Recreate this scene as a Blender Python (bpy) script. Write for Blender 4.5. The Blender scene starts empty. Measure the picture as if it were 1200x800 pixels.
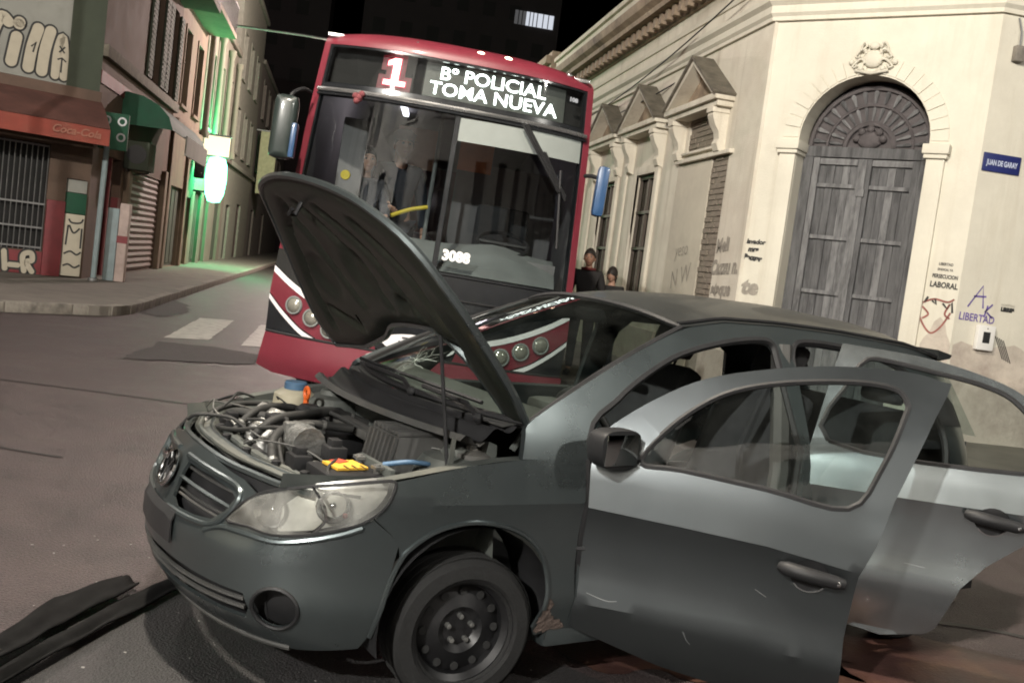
import bpy, bmesh, math, random
import numpy as np
from mathutils import Vector, Matrix, Euler
from mathutils.geometry import delaunay_2d_cdt
random.seed(7)
SC = bpy.context.scene
COL = SC.collection
R = math.radians
PI = math.pi

# ------------------------------------------------------------------ camera
def camera():
    yaw, pitch, roll = R(10.7), R(4.35), R(7.33)
    F = Vector((math.sin(yaw)*math.cos(pitch), math.cos(yaw)*math.cos(pitch), -math.sin(pitch)))
    Rt = Vector((math.cos(yaw), -math.sin(yaw), 0))
    U = Rt.cross(F)
    RI = Rt*math.cos(roll) + U*math.sin(roll)
    UI = U*math.cos(roll) - Rt*math.sin(roll)
    cd = bpy.data.cameras.new('camera')
    cd.sensor_width = 36; cd.lens = 1150/1200*36; cd.clip_end = 600; cd.clip_start = .05
    co = bpy.data.objects.new('camera', cd); COL.objects.link(co)
    m = Matrix((RI, UI, -F)).transposed().to_4x4(); m.translation = (0, 0, 1.51)
    co.matrix_world = m
    SC.camera = co
camera()

# ------------------------------------------------------------------ night sky, weak fill sun, exposure
W = bpy.data.worlds.new('World'); SC.world = W; W.use_nodes = True
nt = W.node_tree; bg = nt.nodes['Background']
sky = nt.nodes.new('ShaderNodeTexSky'); sky.sky_type = 'NISHITA'; sky.sun_disc = False
sky.sun_elevation = R(-6.0); sky.sun_rotation = R(200); sky.air_density = 1.5; sky.dust_density = 4
bg.inputs[1].default_value = 0.05
nt.links.new(sky.outputs[0], bg.inputs[0])
sd = bpy.data.lights.new('fill_sun', 'SUN'); sd.energy = 0.035; sd.angle = R(12); sd.color = (1, .93, .84)  # weak sun added as a faint directional fill
so = bpy.data.objects.new('fill_sun', sd); COL.objects.link(so)
so.rotation_euler = Euler((R(48), 0, R(-28)))
vs = SC.view_settings; vs.view_transform = 'Standard'; vs.look = 'None'; vs.gamma = 1; vs.exposure = 0; vs.use_curve_mapping = False
SC.cycles.use_denoising = True; SC.cycles.filter_width = 1.9
SC.cycles.max_bounces = 8; SC.cycles.transparent_max_bounces = 16; SC.cycles.sample_clamp_indirect = 4
SC.cycles.caustics_reflective = False; SC.cycles.caustics_refractive = False

# ------------------------------------------------------------------ materials
def hx(s):
    s = s.lstrip('#'); return tuple((int(s[i:i+2], 16)/255)**2.2 for i in (0, 2, 4))
def M(name, col, rough=.7, metal=0., var=.18, scale=5., bump=0., bscale=60., coat=0., dirt=None, dscale=1.2, damt=.5, stretch=None, spec=.5, grain=0., streak=None, samt=.6):
    m = bpy.data.materials.new(name); m.use_nodes = True
    n, l = m.node_tree.nodes, m.node_tree.links
    b = n['Principled BSDF']
    b.inputs['Roughness'].default_value = rough; b.inputs['Metallic'].default_value = metal
    b.inputs['Coat Weight'].default_value = coat; b.inputs['Coat Roughness'].default_value = .08
    b.inputs['Specular IOR Level'].default_value = spec
    tc = n.new('ShaderNodeTexCoord'); src = tc.outputs['Object']
    if stretch:
        mp = n.new('ShaderNodeMapping'); mp.inputs['Scale'].default_value = stretch
        l.new(src, mp.inputs[0]); src = mp.outputs[0]
    no = n.new('ShaderNodeTexNoise'); no.inputs['Scale'].default_value = scale; no.inputs['Detail'].default_value = 6; no.inputs['Roughness'].default_value = .6
    l.new(src, no.inputs['Vector'])
    rp = n.new('ShaderNodeValToRGB')
    rp.color_ramp.elements[0].position = .28; rp.color_ramp.elements[1].position = .72
    rp.color_ramp.elements[0].color = [c*(1-var) for c in col]+[1]
    rp.color_ramp.elements[1].color = [min(1, c*(1+var)) for c in col]+[1]
    l.new(no.outputs['Fac'], rp.inputs[0]); out = rp.outputs[0]
    if dirt:
        d = n.new('ShaderNodeTexNoise'); d.inputs['Scale'].default_value = dscale; d.inputs['Detail'].default_value = 9; d.inputs['Roughness'].default_value = .68
        l.new(src, d.inputs['Vector'])
        dr = n.new('ShaderNodeValToRGB'); dr.color_ramp.elements[0].position = .47; dr.color_ramp.elements[1].position = .68
        dr.color_ramp.elements[1].color = (damt,)*3+(1,)
        l.new(d.outputs['Fac'], dr.inputs[0])
        mx = n.new('ShaderNodeMix'); mx.data_type = 'RGBA'
        l.new(dr.outputs[0], mx.inputs[0]); l.new(out, mx.inputs[6]); mx.inputs[7].default_value = (*dirt, 1)
        out = mx.outputs[2]
    if streak:
        mp2 = n.new('ShaderNodeMapping'); mp2.inputs['Scale'].default_value = (2.6, 2.6, .22); l.new(tc.outputs['Object'], mp2.inputs[0])
        d = n.new('ShaderNodeTexNoise'); d.inputs['Scale'].default_value = 1.5; d.inputs['Detail'].default_value = 8; d.inputs['Roughness'].default_value = .7
        l.new(mp2.outputs[0], d.inputs['Vector'])
        dr = n.new('ShaderNodeValToRGB'); dr.color_ramp.elements[0].position = .50; dr.color_ramp.elements[1].position = .74; dr.color_ramp.elements[1].color = (samt,)*3+(1,)
        l.new(d.outputs['Fac'], dr.inputs[0]); mx = n.new('ShaderNodeMix'); mx.data_type = 'RGBA'
        l.new(dr.outputs[0], mx.inputs[0]); l.new(out, mx.inputs[6]); mx.inputs[7].default_value = (*streak, 1); out = mx.outputs[2]
    if grain:
        g = n.new('ShaderNodeTexNoise'); g.inputs['Scale'].default_value = 95; g.inputs['Detail'].default_value = 3; g.inputs['Roughness'].default_value = .8; l.new(src, g.inputs['Vector'])
        gr_ = n.new('ShaderNodeMapRange'); gr_.inputs[1].default_value = .3; gr_.inputs[2].default_value = .7; gr_.inputs[3].default_value = 1-grain; gr_.inputs[4].default_value = 1+grain; l.new(g.outputs['Fac'], gr_.inputs[0])
        mx = n.new('ShaderNodeMix'); mx.data_type = 'RGBA'; mx.blend_type = 'MULTIPLY'; mx.inputs[0].default_value = 1; l.new(out, mx.inputs[6]); l.new(gr_.outputs[0], mx.inputs[7]); out = mx.outputs[2]
    l.new(out, b.inputs['Base Color'])
    rr = n.new('ShaderNodeMapRange'); rr.inputs[3].default_value = max(.02, rough-.12*(rough > .15)); rr.inputs[4].default_value = min(1, rough+.12*(rough > .15))
    l.new(no.outputs['Fac'], rr.inputs[0]); l.new(rr.outputs[0], b.inputs['Roughness'])
    if bump:
        bn = n.new('ShaderNodeTexNoise'); bn.inputs['Scale'].default_value = bscale; bn.inputs['Detail'].default_value = 5
        l.new(src, bn.inputs['Vector'])
        bp = n.new('ShaderNodeBump'); bp.inputs['Strength'].default_value = bump; bp.inputs['Distance'].default_value = .02
        l.new(bn.outputs['Fac'], bp.inputs['Height']); l.new(bp.outputs[0], b.inputs['Normal'])
    return m
def EM(name, col, s):
    m = bpy.data.materials.new(name); m.use_nodes = True
    b = m.node_tree.nodes['Principled BSDF']
    b.inputs['Base Color'].default_value = (*[c*.06 for c in col], 1)
    b.inputs['Emission Color'].default_value = (*col, 1); b.inputs['Emission Strength'].default_value = s
    return m
def GLASS(name, tint=(.8, .85, .85), refl=1.0, rough=.02, ior=1.5, film=0., scratch=0., filmcol=(.5, .5, .5)):
    m = bpy.data.materials.new(name); m.use_nodes = True
    n, l = m.node_tree.nodes, m.node_tree.links
    for x in list(n): n.remove(x)
    o = n.new('ShaderNodeOutputMaterial'); t = n.new('ShaderNodeBsdfTransparent'); t.inputs[0].default_value = (*tint, 1)
    g = n.new('ShaderNodeBsdfGlossy'); g.inputs['Roughness'].default_value = rough
    fr = n.new('ShaderNodeFresnel'); fr.inputs[0].default_value = ior
    ge = n.new('ShaderNodeNewGeometry'); mi = n.new('ShaderNodeMapRange'); mi.inputs[3].default_value = ior; mi.inputs[4].default_value = 1/ior   # thin pane: same reflection from both faces
    l.new(ge.outputs['Backfacing'], mi.inputs[0]); l.new(mi.outputs[0], fr.inputs[0])
    mu = n.new('ShaderNodeMath'); mu.operation = 'MULTIPLY'; mu.use_clamp = True; mu.inputs[1].default_value = refl
    l.new(fr.outputs[0], mu.inputs[0])
    mx = n.new('ShaderNodeMixShader'); l.new(mu.outputs[0], mx.inputs[0]); l.new(t.outputs[0], mx.inputs[1]); l.new(g.outputs[0], mx.inputs[2])
    last = mx.outputs[0]
    if film:
        tc = n.new('ShaderNodeTexCoord'); no = n.new('ShaderNodeTexNoise'); no.inputs['Scale'].default_value = 6; no.inputs['Detail'].default_value = 8
        l.new(tc.outputs['Object'], no.inputs['Vector'])
        rp = n.new('ShaderNodeMapRange'); rp.inputs[1].default_value = .35; rp.inputs[2].default_value = .8; rp.inputs[4].default_value = film
        l.new(no.outputs['Fac'], rp.inputs[0])
        d = n.new('ShaderNodeBsdfDiffuse'); d.inputs[0].default_value = (*filmcol, 1)
        m2 = n.new('ShaderNodeMixShader'); l.new(rp.outputs[0], m2.inputs[0]); l.new(last, m2.inputs[1]); l.new(d.outputs[0], m2.inputs[2]); last = m2.outputs[0]
    l.new(last, o.inputs[0])
    return m

# ------------------------------------------------------------------ mesh builder
def inpoly(x, y, P):
    c = False; j = len(P)-1
    for i in range(len(P)):
        if (P[i][1] > y) != (P[j][1] > y) and x < (P[j][0]-P[i][0])*(y-P[i][1])/(P[j][1]-P[i][1])+P[i][0]: c = not c
        j = i
    return c
def subdiv(P, step, closed=True):
    out = []
    n = len(P)
    for i in range(n if closed else n-1):
        a, b = P[i], P[(i+1) % n]
        k = max(1, int(math.ceil(math.hypot(b[0]-a[0], b[1]-a[1])/step-1e-6)))
        for q in range(k): out.append((a[0]+(b[0]-a[0])*q/k, a[1]+(b[1]-a[1])*q/k))
    if not closed: out.append(tuple(P[-1]))
    return out
def spl(P, n=6, closed=False):
    """Catmull-Rom through points of any dimension"""
    P = [tuple(p) for p in P]; out = []; N = len(P)
    rng = range(N if closed else N-1)
    for i in rng:
        g = lambda k: P[k % N] if closed else P[min(max(k, 0), N-1)]
        p0, p1, p2, p3 = g(i-1), g(i), g(i+1), g(i+2)
        for q in range(n):
            t = q/n
            out.append(tuple(.5*(2*b+(-a+c)*t+(2*a-5*b+4*c-d)*t*t+(-a+3*b-3*c+d)*t**3) for a, b, c, d in zip(p0, p1, p2, p3)))
    if not closed: out.append(P[-1])
    return out
class MB:
    def __init__(s, T=None): s.v = []; s.f = []; s.mi = []; s.m = 0; s.T = T
    def add(s, vs, fs):
        o = len(s.v)
        for p in vs:
            p = Vector(p); s.v.append(tuple(s.T @ p) if s.T is not None else tuple(p))
        for f in fs: s.f.append([o+i for i in f]); s.mi.append(s.m)
        return s
    def box(s, x0, x1, y0, y1, z0, z1, rot=None, bev=0.):
        c = Vector(((x0+x1)/2, (y0+y1)/2, (z0+z1)/2)); h = ((x1-x0)/2, (y1-y0)/2, (z1-z0)/2)
        if bev:
            b = min(bev, *[abs(q)*.9 for q in h]); vs = []; bmx = bmesh.new()
            bmesh.ops.create_cube(bmx, size=2)
            for v in bmx.verts: v.co = Vector((v.co.x*h[0], v.co.y*h[1], v.co.z*h[2]))
            bmesh.ops.bevel(bmx, geom=bmx.edges[:], offset=b, segments=2, affect='EDGES', profile=.6)
            bmx.verts.index_update()
            vs = [v.co.copy() for v in bmx.verts]; fs = [[v.index for v in f.verts] for f in bmx.faces]; bmx.free()
        else:
            vs = [Vector((sx*h[0], sy*h[1], sz*h[2])) for sz in (-1, 1) for sy in (-1, 1) for sx in (-1, 1)]
            fs = [(0, 2, 3, 1), (4, 5, 7, 6), (0, 1, 5, 4), (2, 6, 7, 3), (0, 4, 6, 2), (1, 3, 7, 5)]
        if rot is not None:
            q = rot if isinstance(rot, Matrix) else Euler(rot).to_matrix()
            vs = [q @ v for v in vs]
        return s.add([v+c for v in vs], fs)
    def prism(s, poly, a0, a1, axis=1):
        """poly of (p,q) extruded along axis: 1 -> (p, a, q); 0 -> (a, p, q); 2 -> (p, q, a)"""
        n = len(poly)
        def mk(a): return [((p, a, q) if axis == 1 else (a, p, q) if axis == 0 else (p, q, a)) for p, q in poly]
        fs = [list(range(n))[::-1], [n+i for i in range(n)]]+[(i, (i+1) % n, n+(i+1) % n, n+i) for i in range(n)]
        return s.add(mk(a0)+mk(a1), fs)
    def tube(s, pts, r, n=8, cap=True, flat=None):
        pts = [Vector(p) for p in pts]; N = len(pts)
        rs = r if isinstance(r, (list, tuple)) else [r]*N
        if N < 2: return s
        up = None; vs = []; fs = []
        for i in range(N):
            t = (pts[min(i+1, N-1)]-pts[max(i-1, 0)])
            t = t.normalized() if t.length > 1e-9 else Vector((0, 0, 1))
            if up is None: up = t.orthogonal().normalized()
            up = (up-t*up.dot(t)); up = up.normalized() if up.length > 1e-6 else t.orthogonal().normalized()
            w = t.cross(up)
            for k in range(n):
                a = 2*PI*k/n; vs.append(pts[i]+(up*math.cos(a)+w*math.sin(a))*rs[i])
        for i in range(N-1):
            for k in range(n): fs.append((i*n+k, i*n+(k+1) % n, (i+1)*n+(k+1) % n, (i+1)*n+k))
        if cap: fs += [list(range(n))[::-1], [(N-1)*n+k for k in range(n)]]
        return s.add(vs, fs)
    def lathe(s, prof, n=24, c=(0, 0, 0), axis='z', a0=0, a1=2*PI):
        full = abs(a1-a0-2*PI) < 1e-6; vs = []; K = n if full else n+1
        for r, h in prof:
            for k in range(K):
                a = a0+(a1-a0)*k/n; x, y = r*math.cos(a), r*math.sin(a)
                p = (x, y, h) if axis == 'z' else (x, h, y) if axis == 'y' else (h, x, y)
                vs.append((p[0]+c[0], p[1]+c[1], p[2]+c[2]))
        fs = []
        for i in range(len(prof)-1):
            for k in range(n): fs.append((i*K+k, i*K+(k+1) % K, (i+1)*K+(k+1) % K, (i+1)*K+k))
        return s.add(vs, fs)
    def grid(s, fn, nu, nv, u=(0, 1), v=(0, 1)):
        vs = [fn(u[0]+(u[1]-u[0])*i/nu, v[0]+(v[1]-v[0])*j/nv) for j in range(nv+1) for i in range(nu+1)]
        fs = [(j*(nu+1)+i, j*(nu+1)+i+1, (j+1)*(nu+1)+i+1, (j+1)*(nu+1)+i) for j in range(nv) for i in range(nu)]
        return s.add(vs, fs)
    def sheet(s, outline, fn, holes=(), step=.1, lines=(), thick=0., flip=False, inset=None):
        """planar outline (u,v) with holes, triangulated, lifted by fn(u,v); thick extrudes back along the normal"""
        loops = [subdiv(outline, step)]+[subdiv(h, step) for h in holes]
        pv = []; pe = []
        for L in loops:
            o = len(pv); pv += L; pe += [(o+i, o+(i+1) % len(L)) for i in range(len(L))]
        for L in lines:
            L2 = [p for p in subdiv(L, step, False)]; o = len(pv); pv += L2; pe += [(o+i, o+i+1) for i in range(len(L2)-1)]
        nb = len(pv); A = np.array(pv)
        xs = [p[0] for p in outline]; ys = [p[1] for p in outline]
        nx = int((max(xs)-min(xs))/step); ny = int((max(ys)-min(ys))/step)
        for j in range(1, ny+1):
            for i in range(1, nx+1):
                x = min(xs)+(i-.25-.5*(j % 2))*step; y = min(ys)+(j-.3)*step
                if not inpoly(x, y, outline) or any(inpoly(x, y, h) for h in holes): continue
                if np.min((A[:nb, 0]-x)**2+(A[:nb, 1]-y)**2) < (step*.5)**2: continue
                pv.append((x, y))
        r = delaunay_2d_cdt([Vector(p) for p in pv], pe, [], 0, 1e-5)
        V2 = r[0]; T3 = []
        for f in r[2]:
            if len(f) != 3: continue
            cx = sum(V2[i].x for i in f)/3; cy = sum(V2[i].y for i in f)/3
            if inpoly(cx, cy, outline) and not any(inpoly(cx, cy, h) for h in holes): T3.append(tuple(f) if not flip else tuple(f[::-1]))
        P3 = np.array([tuple(fn(p.x, p.y)) for p in V2], float)
        if thick:
            N = np.zeros_like(P3); F = np.array(T3)
            fnm = np.cross(P3[F[:, 1]]-P3[F[:, 0]], P3[F[:, 2]]-P3[F[:, 0]])
            for k in range(3): np.add.at(N, F[:, k], fnm)
            N /= np.maximum(np.linalg.norm(N, axis=1), 1e-9)[:, None]
            n = len(P3); B = P3-N*thick
            ed = {}
            for a, b, c in T3:
                for e in ((a, b), (b, c), (c, a)): ed[e] = 1
            rim = [(e[1], e[0], n+e[0], n+e[1]) for e in ed if (e[1], e[0]) not in ed]
            s.add(list(map(tuple, P3))+list(map(tuple, B)), T3+[(n+c, n+b, n+a) for a, b, c in T3]+rim)
        else: s.add(list(map(tuple, P3)), T3)
        return s
    def ribbon(s, pts, w, fn, closed=False):
        """flat stroke of width w through 2-D points, lifted by fn"""
        P = [Vector((p[0], p[1])) for p in pts]; N = len(P); vs = []
        for i in range(N):
            a = P[(i-1) % N] if closed else P[max(i-1, 0)]; b = P[(i+1) % N] if closed else P[min(i+1, N-1)]
            t = b-a; t = t.normalized() if t.length > 1e-9 else Vector((1, 0)); q = Vector((-t.y, t.x))*(w/2)
            vs += [P[i]+q, P[i]-q]
        fs = [(2*i, 2*i+1, 2*i+3, 2*i+2) for i in range(N-1)]
        if closed: fs.append((2*N-2, 2*N-1, 1, 0))
        return s.add([fn(p.x, p.y) for p in vs], fs)
    def ball(s, c, r, n=12, m=8, sc=(1, 1, 1)):
        pr = [(math.sin(PI*i/m), -math.cos(PI*i/m)) for i in range(m+1)]
        T = s.T; s.T = (T or Matrix()) @ Matrix.Translation(c) @ Matrix.Diagonal((r*sc[0], r*sc[1], r*sc[2], 1))
        s.lathe(pr, n); s.T = T; return s
    def build(s, name, mats, parent=None, smooth=30, label=None, kind=None, merge=True):
        me = bpy.data.meshes.new(name); me.from_pydata(s.v, [], s.f); 
        mats = mats if isinstance(mats, (list, tuple)) else [mats]
        for m in mats: me.materials.append(m)
        me.polygons.foreach_set('material_index', s.mi)
        if merge:
            bm = bmesh.new(); bm.from_mesh(me); bmesh.ops.remove_doubles(bm, verts=bm.verts, dist=1e-5); bm.to_mesh(me); bm.free()
        if smooth:
            me.polygons.foreach_set('use_smooth', [True]*len(me.polygons)); me.set_sharp_from_angle(angle=R(smooth))
        me.update()
        o = bpy.data.objects.new(name, me); COL.objects.link(o)
        if parent is not None: o.parent = parent
        if label: o['label'] = label
        if kind: o['kind'] = kind
        return o
def thing(name, label, cat, loc=(0, 0, 0), rot=(0, 0, 0), group=None):
    o = bpy.data.objects.new(name, None); COL.objects.link(o); o.empty_display_size = .2
    o.location = loc; o.rotation_euler = rot
    return tag(o, label, cat, group)
def tag(o, label, cat, group=None):
    o['label'] = label; o['category'] = cat
    if group: o['group'] = group
    return o
def struct(o): o['kind'] = 'structure'; return o
def copy_of(o, parent=None, **kw):
    c = o.copy(); COL.objects.link(c)
    if parent is not None: c.parent = parent
    for ch in list(o.children): copy_of(ch, c)
    for k, v in kw.items(): c[k] = v
    return c
def inst(src, name, parent, mat4):
    """another piece sharing mesh data"""
    o = bpy.data.objects.new(name, src.data); COL.objects.link(o); o.parent = parent; o.matrix_local = mat4
    return o
def frame(origin, u, inn):
    m = Matrix.Identity(4)
    u = Vector(u).normalized(); inn = Vector(inn).normalized()
    for i in range(3): m[i][0] = u[i]; m[i][1] = inn[i]; m[i][2] = (0, 0, 1)[i]; m[i][3] = origin[i]
    return m
def text_mb(mb, string, size, fn, shear=0., align='CENTER', bold=0., sx=1.):
    """flat letters, (x,y) of the text plane lifted by fn"""
    cu = bpy.data.curves.new('t', 'FONT'); cu.body = string; cu.size = size; cu.align_x = align; cu.shear = shear; cu.offset = bold; cu.resolution_u = 3
    ob = bpy.data.objects.new('t', cu); me = bpy.data.meshes.new_from_object(ob)
    mb.add([fn(v.co.x*sx, v.co.y) for v in me.vertices], [list(p.vertices) for p in me.polygons])
    bpy.data.objects.remove(ob); bpy.data.curves.remove(cu); bpy.data.meshes.remove(me)
    return mb

# ------------------------------------------------------------------ shared materials
m_asph = M('asphalt', (.0375, .0268, .0270), .52, var=.45, scale=3.2, bump=1.0, bscale=90, dirt=(.054, .0395, .038), dscale=1.3, damt=.9, grain=.9)
m_asph2 = M('asphalt_painted_shade', (.026, .0245, .025), .6, var=.3, scale=1.5, bump=.8, bscale=110, grain=.5)
m_patch = M('asphalt_patch', (.027, .0235, .0235), .75, var=.45, scale=5, bump=.9, bscale=90, dirt=(.04, .033, .032), dscale=3, grain=.8)
m_paint = M('road_paint', (.36, .34, .31), .6, var=.15, scale=14, dirt=(.12, .11, .1), dscale=7, damt=.8)
m_pave = M('pavement_concrete', (.15, .135, .115), .85, var=.2, scale=2.5, bump=.3, bscale=80, dirt=(.075, .068, .06), dscale=1.6)
m_kerb = M('kerb_stone', (.23, .21, .18), .85, var=.25, scale=7, bump=.4, bscale=60, dirt=(.09, .08, .07), dscale=4, damt=.8)
m_cream = M('cream_plaster', (.63, .60, .51), .85, var=.05, scale=2, bump=.2, bscale=45, dirt=(.55, .52, .44), dscale=.9, damt=.7, streak=(.46, .41, .32), samt=.45)
m_creamA = M('aged_cream_plaster', (.66, .62, .53), .88, var=.08, scale=2, bump=.25, bscale=45, dirt=(.52, .465, .38), dscale=1.1, damt=.6, streak=(.33, .28, .21), samt=.6)
m_dado = M('dirty_plaster', (.50, .445, .38), .9, var=.16, scale=2.4, bump=.35, bscale=40, dirt=(.30, .25, .215), dscale=2.2, damt=.8)
m_corn = M('stained_cornice', (.33, .255, .185), .9, var=.3, scale=3, bump=.4, bscale=30, dirt=(.10, .075, .055), dscale=1.4, damt=.85)
m_moss = M('mossy_stone', (.13, .115, .09), .95, var=.4, scale=6, bump=.5, bscale=40)
m_brick = M('old_brick', (.20, .17, .135), .9, var=.3, scale=4, bump=.4, bscale=50)
m_mortar = M('mortar', (.27, .24, .195), .95, var=.2, scale=9, bump=.3)
m_board = M('boarded_panel', (.50, .46, .38), .85, var=.1, scale=2, bump=.15, dirt=(.36, .32, .27), dscale=1.6)
m_wood = M('weathered_wood', (.105, .105, .108), .85, var=.3, scale=3, bump=.5, bscale=20, dirt=(.034, .034, .036), dscale=1.3, damt=.95, stretch=(7, 7, 1.0))
m_woodl = M('peeling_grey_wood', (.165, .165, .168), .85, var=.35, scale=3, bump=.4, bscale=20, dirt=(.045, .045, .047), dscale=1.6, damt=.95, stretch=(6, 6, 1.2))
m_fan = M('carved_wood', (.075, .066, .068), .8, var=.3, scale=8, bump=.3)
m_dark = M('dark_void', (.012, .012, .012), .9)
m_winwood = M('brown_window', (.075, .06, .048), .7, var=.3, scale=3, stretch=(8, 8, 1))
m_black = M('black_paint', (.02, .02, .022), .6)
m_grafk = M('black_graffiti', (.03, .03, .03), .8, var=.3, scale=12)
m_grafg = M('faded_grey_graffiti', (.30, .275, .235), .9, var=.35, scale=9)
m_grafv = M('violet_graffiti', (.13, .09, .30), .8, var=.3, scale=12)
m_grafr = M('red_graffiti', (.26, .10, .085), .9, var=.4, scale=9)
m_grafw = M('cream_graffiti', (.42, .38, .30), .8, var=.08)
m_steel = M('grey_steel', (.20, .20, .20), .45, metal=.6, var=.2)
m_dsteel = M('dark_steel', (.035, .035, .037), .5, metal=.4)
m_white = M('white_enamel', (.74, .73, .70), .45, var=.06)
m_blue = M('blue_enamel', (.018, .025, .12), .4, var=.15)
m_red = M('red_paint', (.17, .03, .035), .7, var=.25, scale=3, dirt=(.10, .035, .03), dscale=2)
m_glassd = GLASS('window_glass', (.55, .55, .5), 1.6)

# ------------------------------------------------------------------ ground
def flat(name, pts, z, mat, step=3., wob=0.):
    mb = MB(); P = pts
    if wob:
        P = [(x+random.uniform(-wob, wob), y+random.uniform(-wob, wob)) for x, y in subdiv(pts, .09)]
    mb.sheet(P, lambda x, y: (x, y, z), step=step)
    return struct(mb.build(name, mat, smooth=0))
mb = MB(); mb.grid(lambda u, v: (u, v, 0), 60, 60, (-150, 150), (-60, 240)); road = struct(mb.build('road', m_asph, smooth=0))
for x in (-2.08, -1.1, -.12, .86, 1.84):
    flat('crossing_stripe', [(x, 13.45), (x+.53, 13.7), (x+.53, 17.1), (x, 16.9)], .004, m_paint, wob=.012)
flat('road_patch_or_shade', [(-2.1, 10.95), (-2.05, 12.9), (-1.4, 12.95), (-.75, 12.6), (-.8, 11.6), (-1.6, 11.2)], .008, m_patch, wob=.05)
flat('road_patch_or_shade', [(-1.7, 1.2), (-1.25, 2.6), (-1.0, 3.45), (-.6, 4.1), (-.1, 4.35), (.7, 3.9), (1.6, 3.0), (2.2, 1.2)], .002, m_asph2, wob=.02)  # car's shadow painted as a darker sheet on the road
flat('road_patch_or_shade', [(-3.0, 16.6), (-3.02, 20.2), (-2.6, 19.2), (-2.35, 17.6), (-2.6, 16.2)], .008, m_patch, wob=.06)
m_tar = M('tar_seam', (.018, .017, .017), .55, var=.2)
def seam(pts, w):
    mb = MB(); P = spl(pts, 8); mb.ribbon([(x+random.uniform(-.006, .006), y) for x, y in P], w, lambda x, y: (x, y, .005)); struct(mb.build('road_seam', m_tar, smooth=0))
seam([(3.10, 4.36), (3.4, 4.3), (3.65, 4.15), (3.8, 3.9), (4.1, 3.5)], .05)
seam([(-6, 9.5), (-2, 8.8), (1, 8.2), (4.5, 7.9)], .035)
seam([(-9, 7.6), (-4, 7.0), (-1.5, 6.3)], .03)
m_redbrn = M('red_brown_sheet', (.043, .020, .017), .45, var=.5, scale=4, bump=.2, bscale=60, dirt=(.09, .045, .025), dscale=2.2, damt=.8)  # red-brown sheets laid flat on the road beneath the open doors
m_redbrn2 = M('dark_red_brown_sheet', (.040, .024, .024), .5, var=.25, scale=6)
flat('red_brown_patch', spl([(1.05, 3.83), (1.2, 3.52), (1.42, 3.6), (1.52, 3.5), (1.75, 3.46), (1.95, 3.3), (2.3, 3.3), (2.25, 3.8), (1.8, 4.0), (1.4, 4.02)], 5, True), .004, m_redbrn, wob=.01)
flat('red_brown_patch', spl([(2.2, 3.75), (2.35, 3.55), (2.8, 3.5), (3.25, 3.35), (3.55, 3.3), (3.7, 3.65), (3.45, 3.82), (3.1, 4.02), (2.75, 4.25), (2.3, 4.4)], 5, True), .004, m_redbrn, wob=.01)
flat('red_brown_patch', spl([(3.16, 4.55), (3.32, 4.58), (3.55, 4.72), (3.6, 4.86), (3.5, 4.98), (3.3, 5.1), (3.0, 4.8)], 5, True), .004, m_redbrn2, wob=.008)
# scattered glass and plastic crumbs
mb = MB()
for i in range(110):
    x, y = random.gauss(-.2, 1.2), random.gauss(3.9, 1.0)
    r = random.uniform(.002, .007); a = random.uniform(0, 6)
    mb.box(x-r, x+r, y-r*.6, y+r*.6, .001, .001+r*.7, rot=(0, 0, a))
mb.build('glass_crumbs', M('crumb_glass', (.26, .25, .24), .3), kind='stuff', smooth=0)

# pavements with kerb stones
def pavement(poly, kerb, name='pavement', stones=True):
    mb = MB(); mb.sheet(poly, lambda x, y: (x, y, .146), step=6, thick=.15)
    p = struct(mb.build(name, m_pave, smooth=0))
    d = [0.]
    for a, b in zip(kerb, kerb[1:]): d.append(d[-1]+math.hypot(b[0]-a[0], b[1]-a[1]))
    def at(s):
        for i in range(len(d)-1):
            if s <= d[i+1]: t = (s-d[i])/(d[i+1]-d[i]); return (kerb[i][0]+(kerb[i+1][0]-kerb[i][0])*t, kerb[i][1]+(kerb[i+1][1]-kerb[i][1])*t)
        return kerb[-1]
    src = []
    for L in (.97, .6):
        b = MB(); b.box(0, L, -.02, .16, -.02, .15, bev=.022); me = b.build('kerb_stone', m_kerb, smooth=40); src.append((L, me))
    s = 0
    while s < min(d[-1]-.5, 75):
        a = at(s); bend = abs(math.atan2(*(np.array(at(s+.5))-a)[::-1])-math.atan2(*(np.array(at(s+1))-np.array(at(s+.5)))[::-1])) > .06
        L, o = src[1 if bend else 0]; b = at(s+L+.02); ang = math.atan2(b[1]-a[1], b[0]-a[0])
        inst(o, 'kerb_stone', p, Matrix.Translation((a[0], a[1], random.uniform(-.008, .004))) @ Matrix.Rotation(ang, 4, 'Z'))
        s += L+.02
    for L, o in src: bpy.data.objects.remove(o)
    return p
kl = [(-30, 13.25), (-6.2, 13.25), (-5.4, 13.6), (-4.41, 14.42), (-3.55, 15.25)]+[(-3.03-.5*(1-math.sin(q*PI/16)), 16.5-1.2*math.cos(q*PI/16)) for q in range(2, 9)]+[(-3.03, 85)]
pavement(kl+[(-12, 85), (-12, 30), (-30, 30)], kl[1:])
kr = [(3.05, 60), (3.05, 11.6), (3.4, 10.8), (5.2, 9.0), (5.9, 8.55), (6.5, 8.4), (30, 8.4)]
pavement(kr+[(30, 14), (9, 14), (9, 60)], kr)

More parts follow.
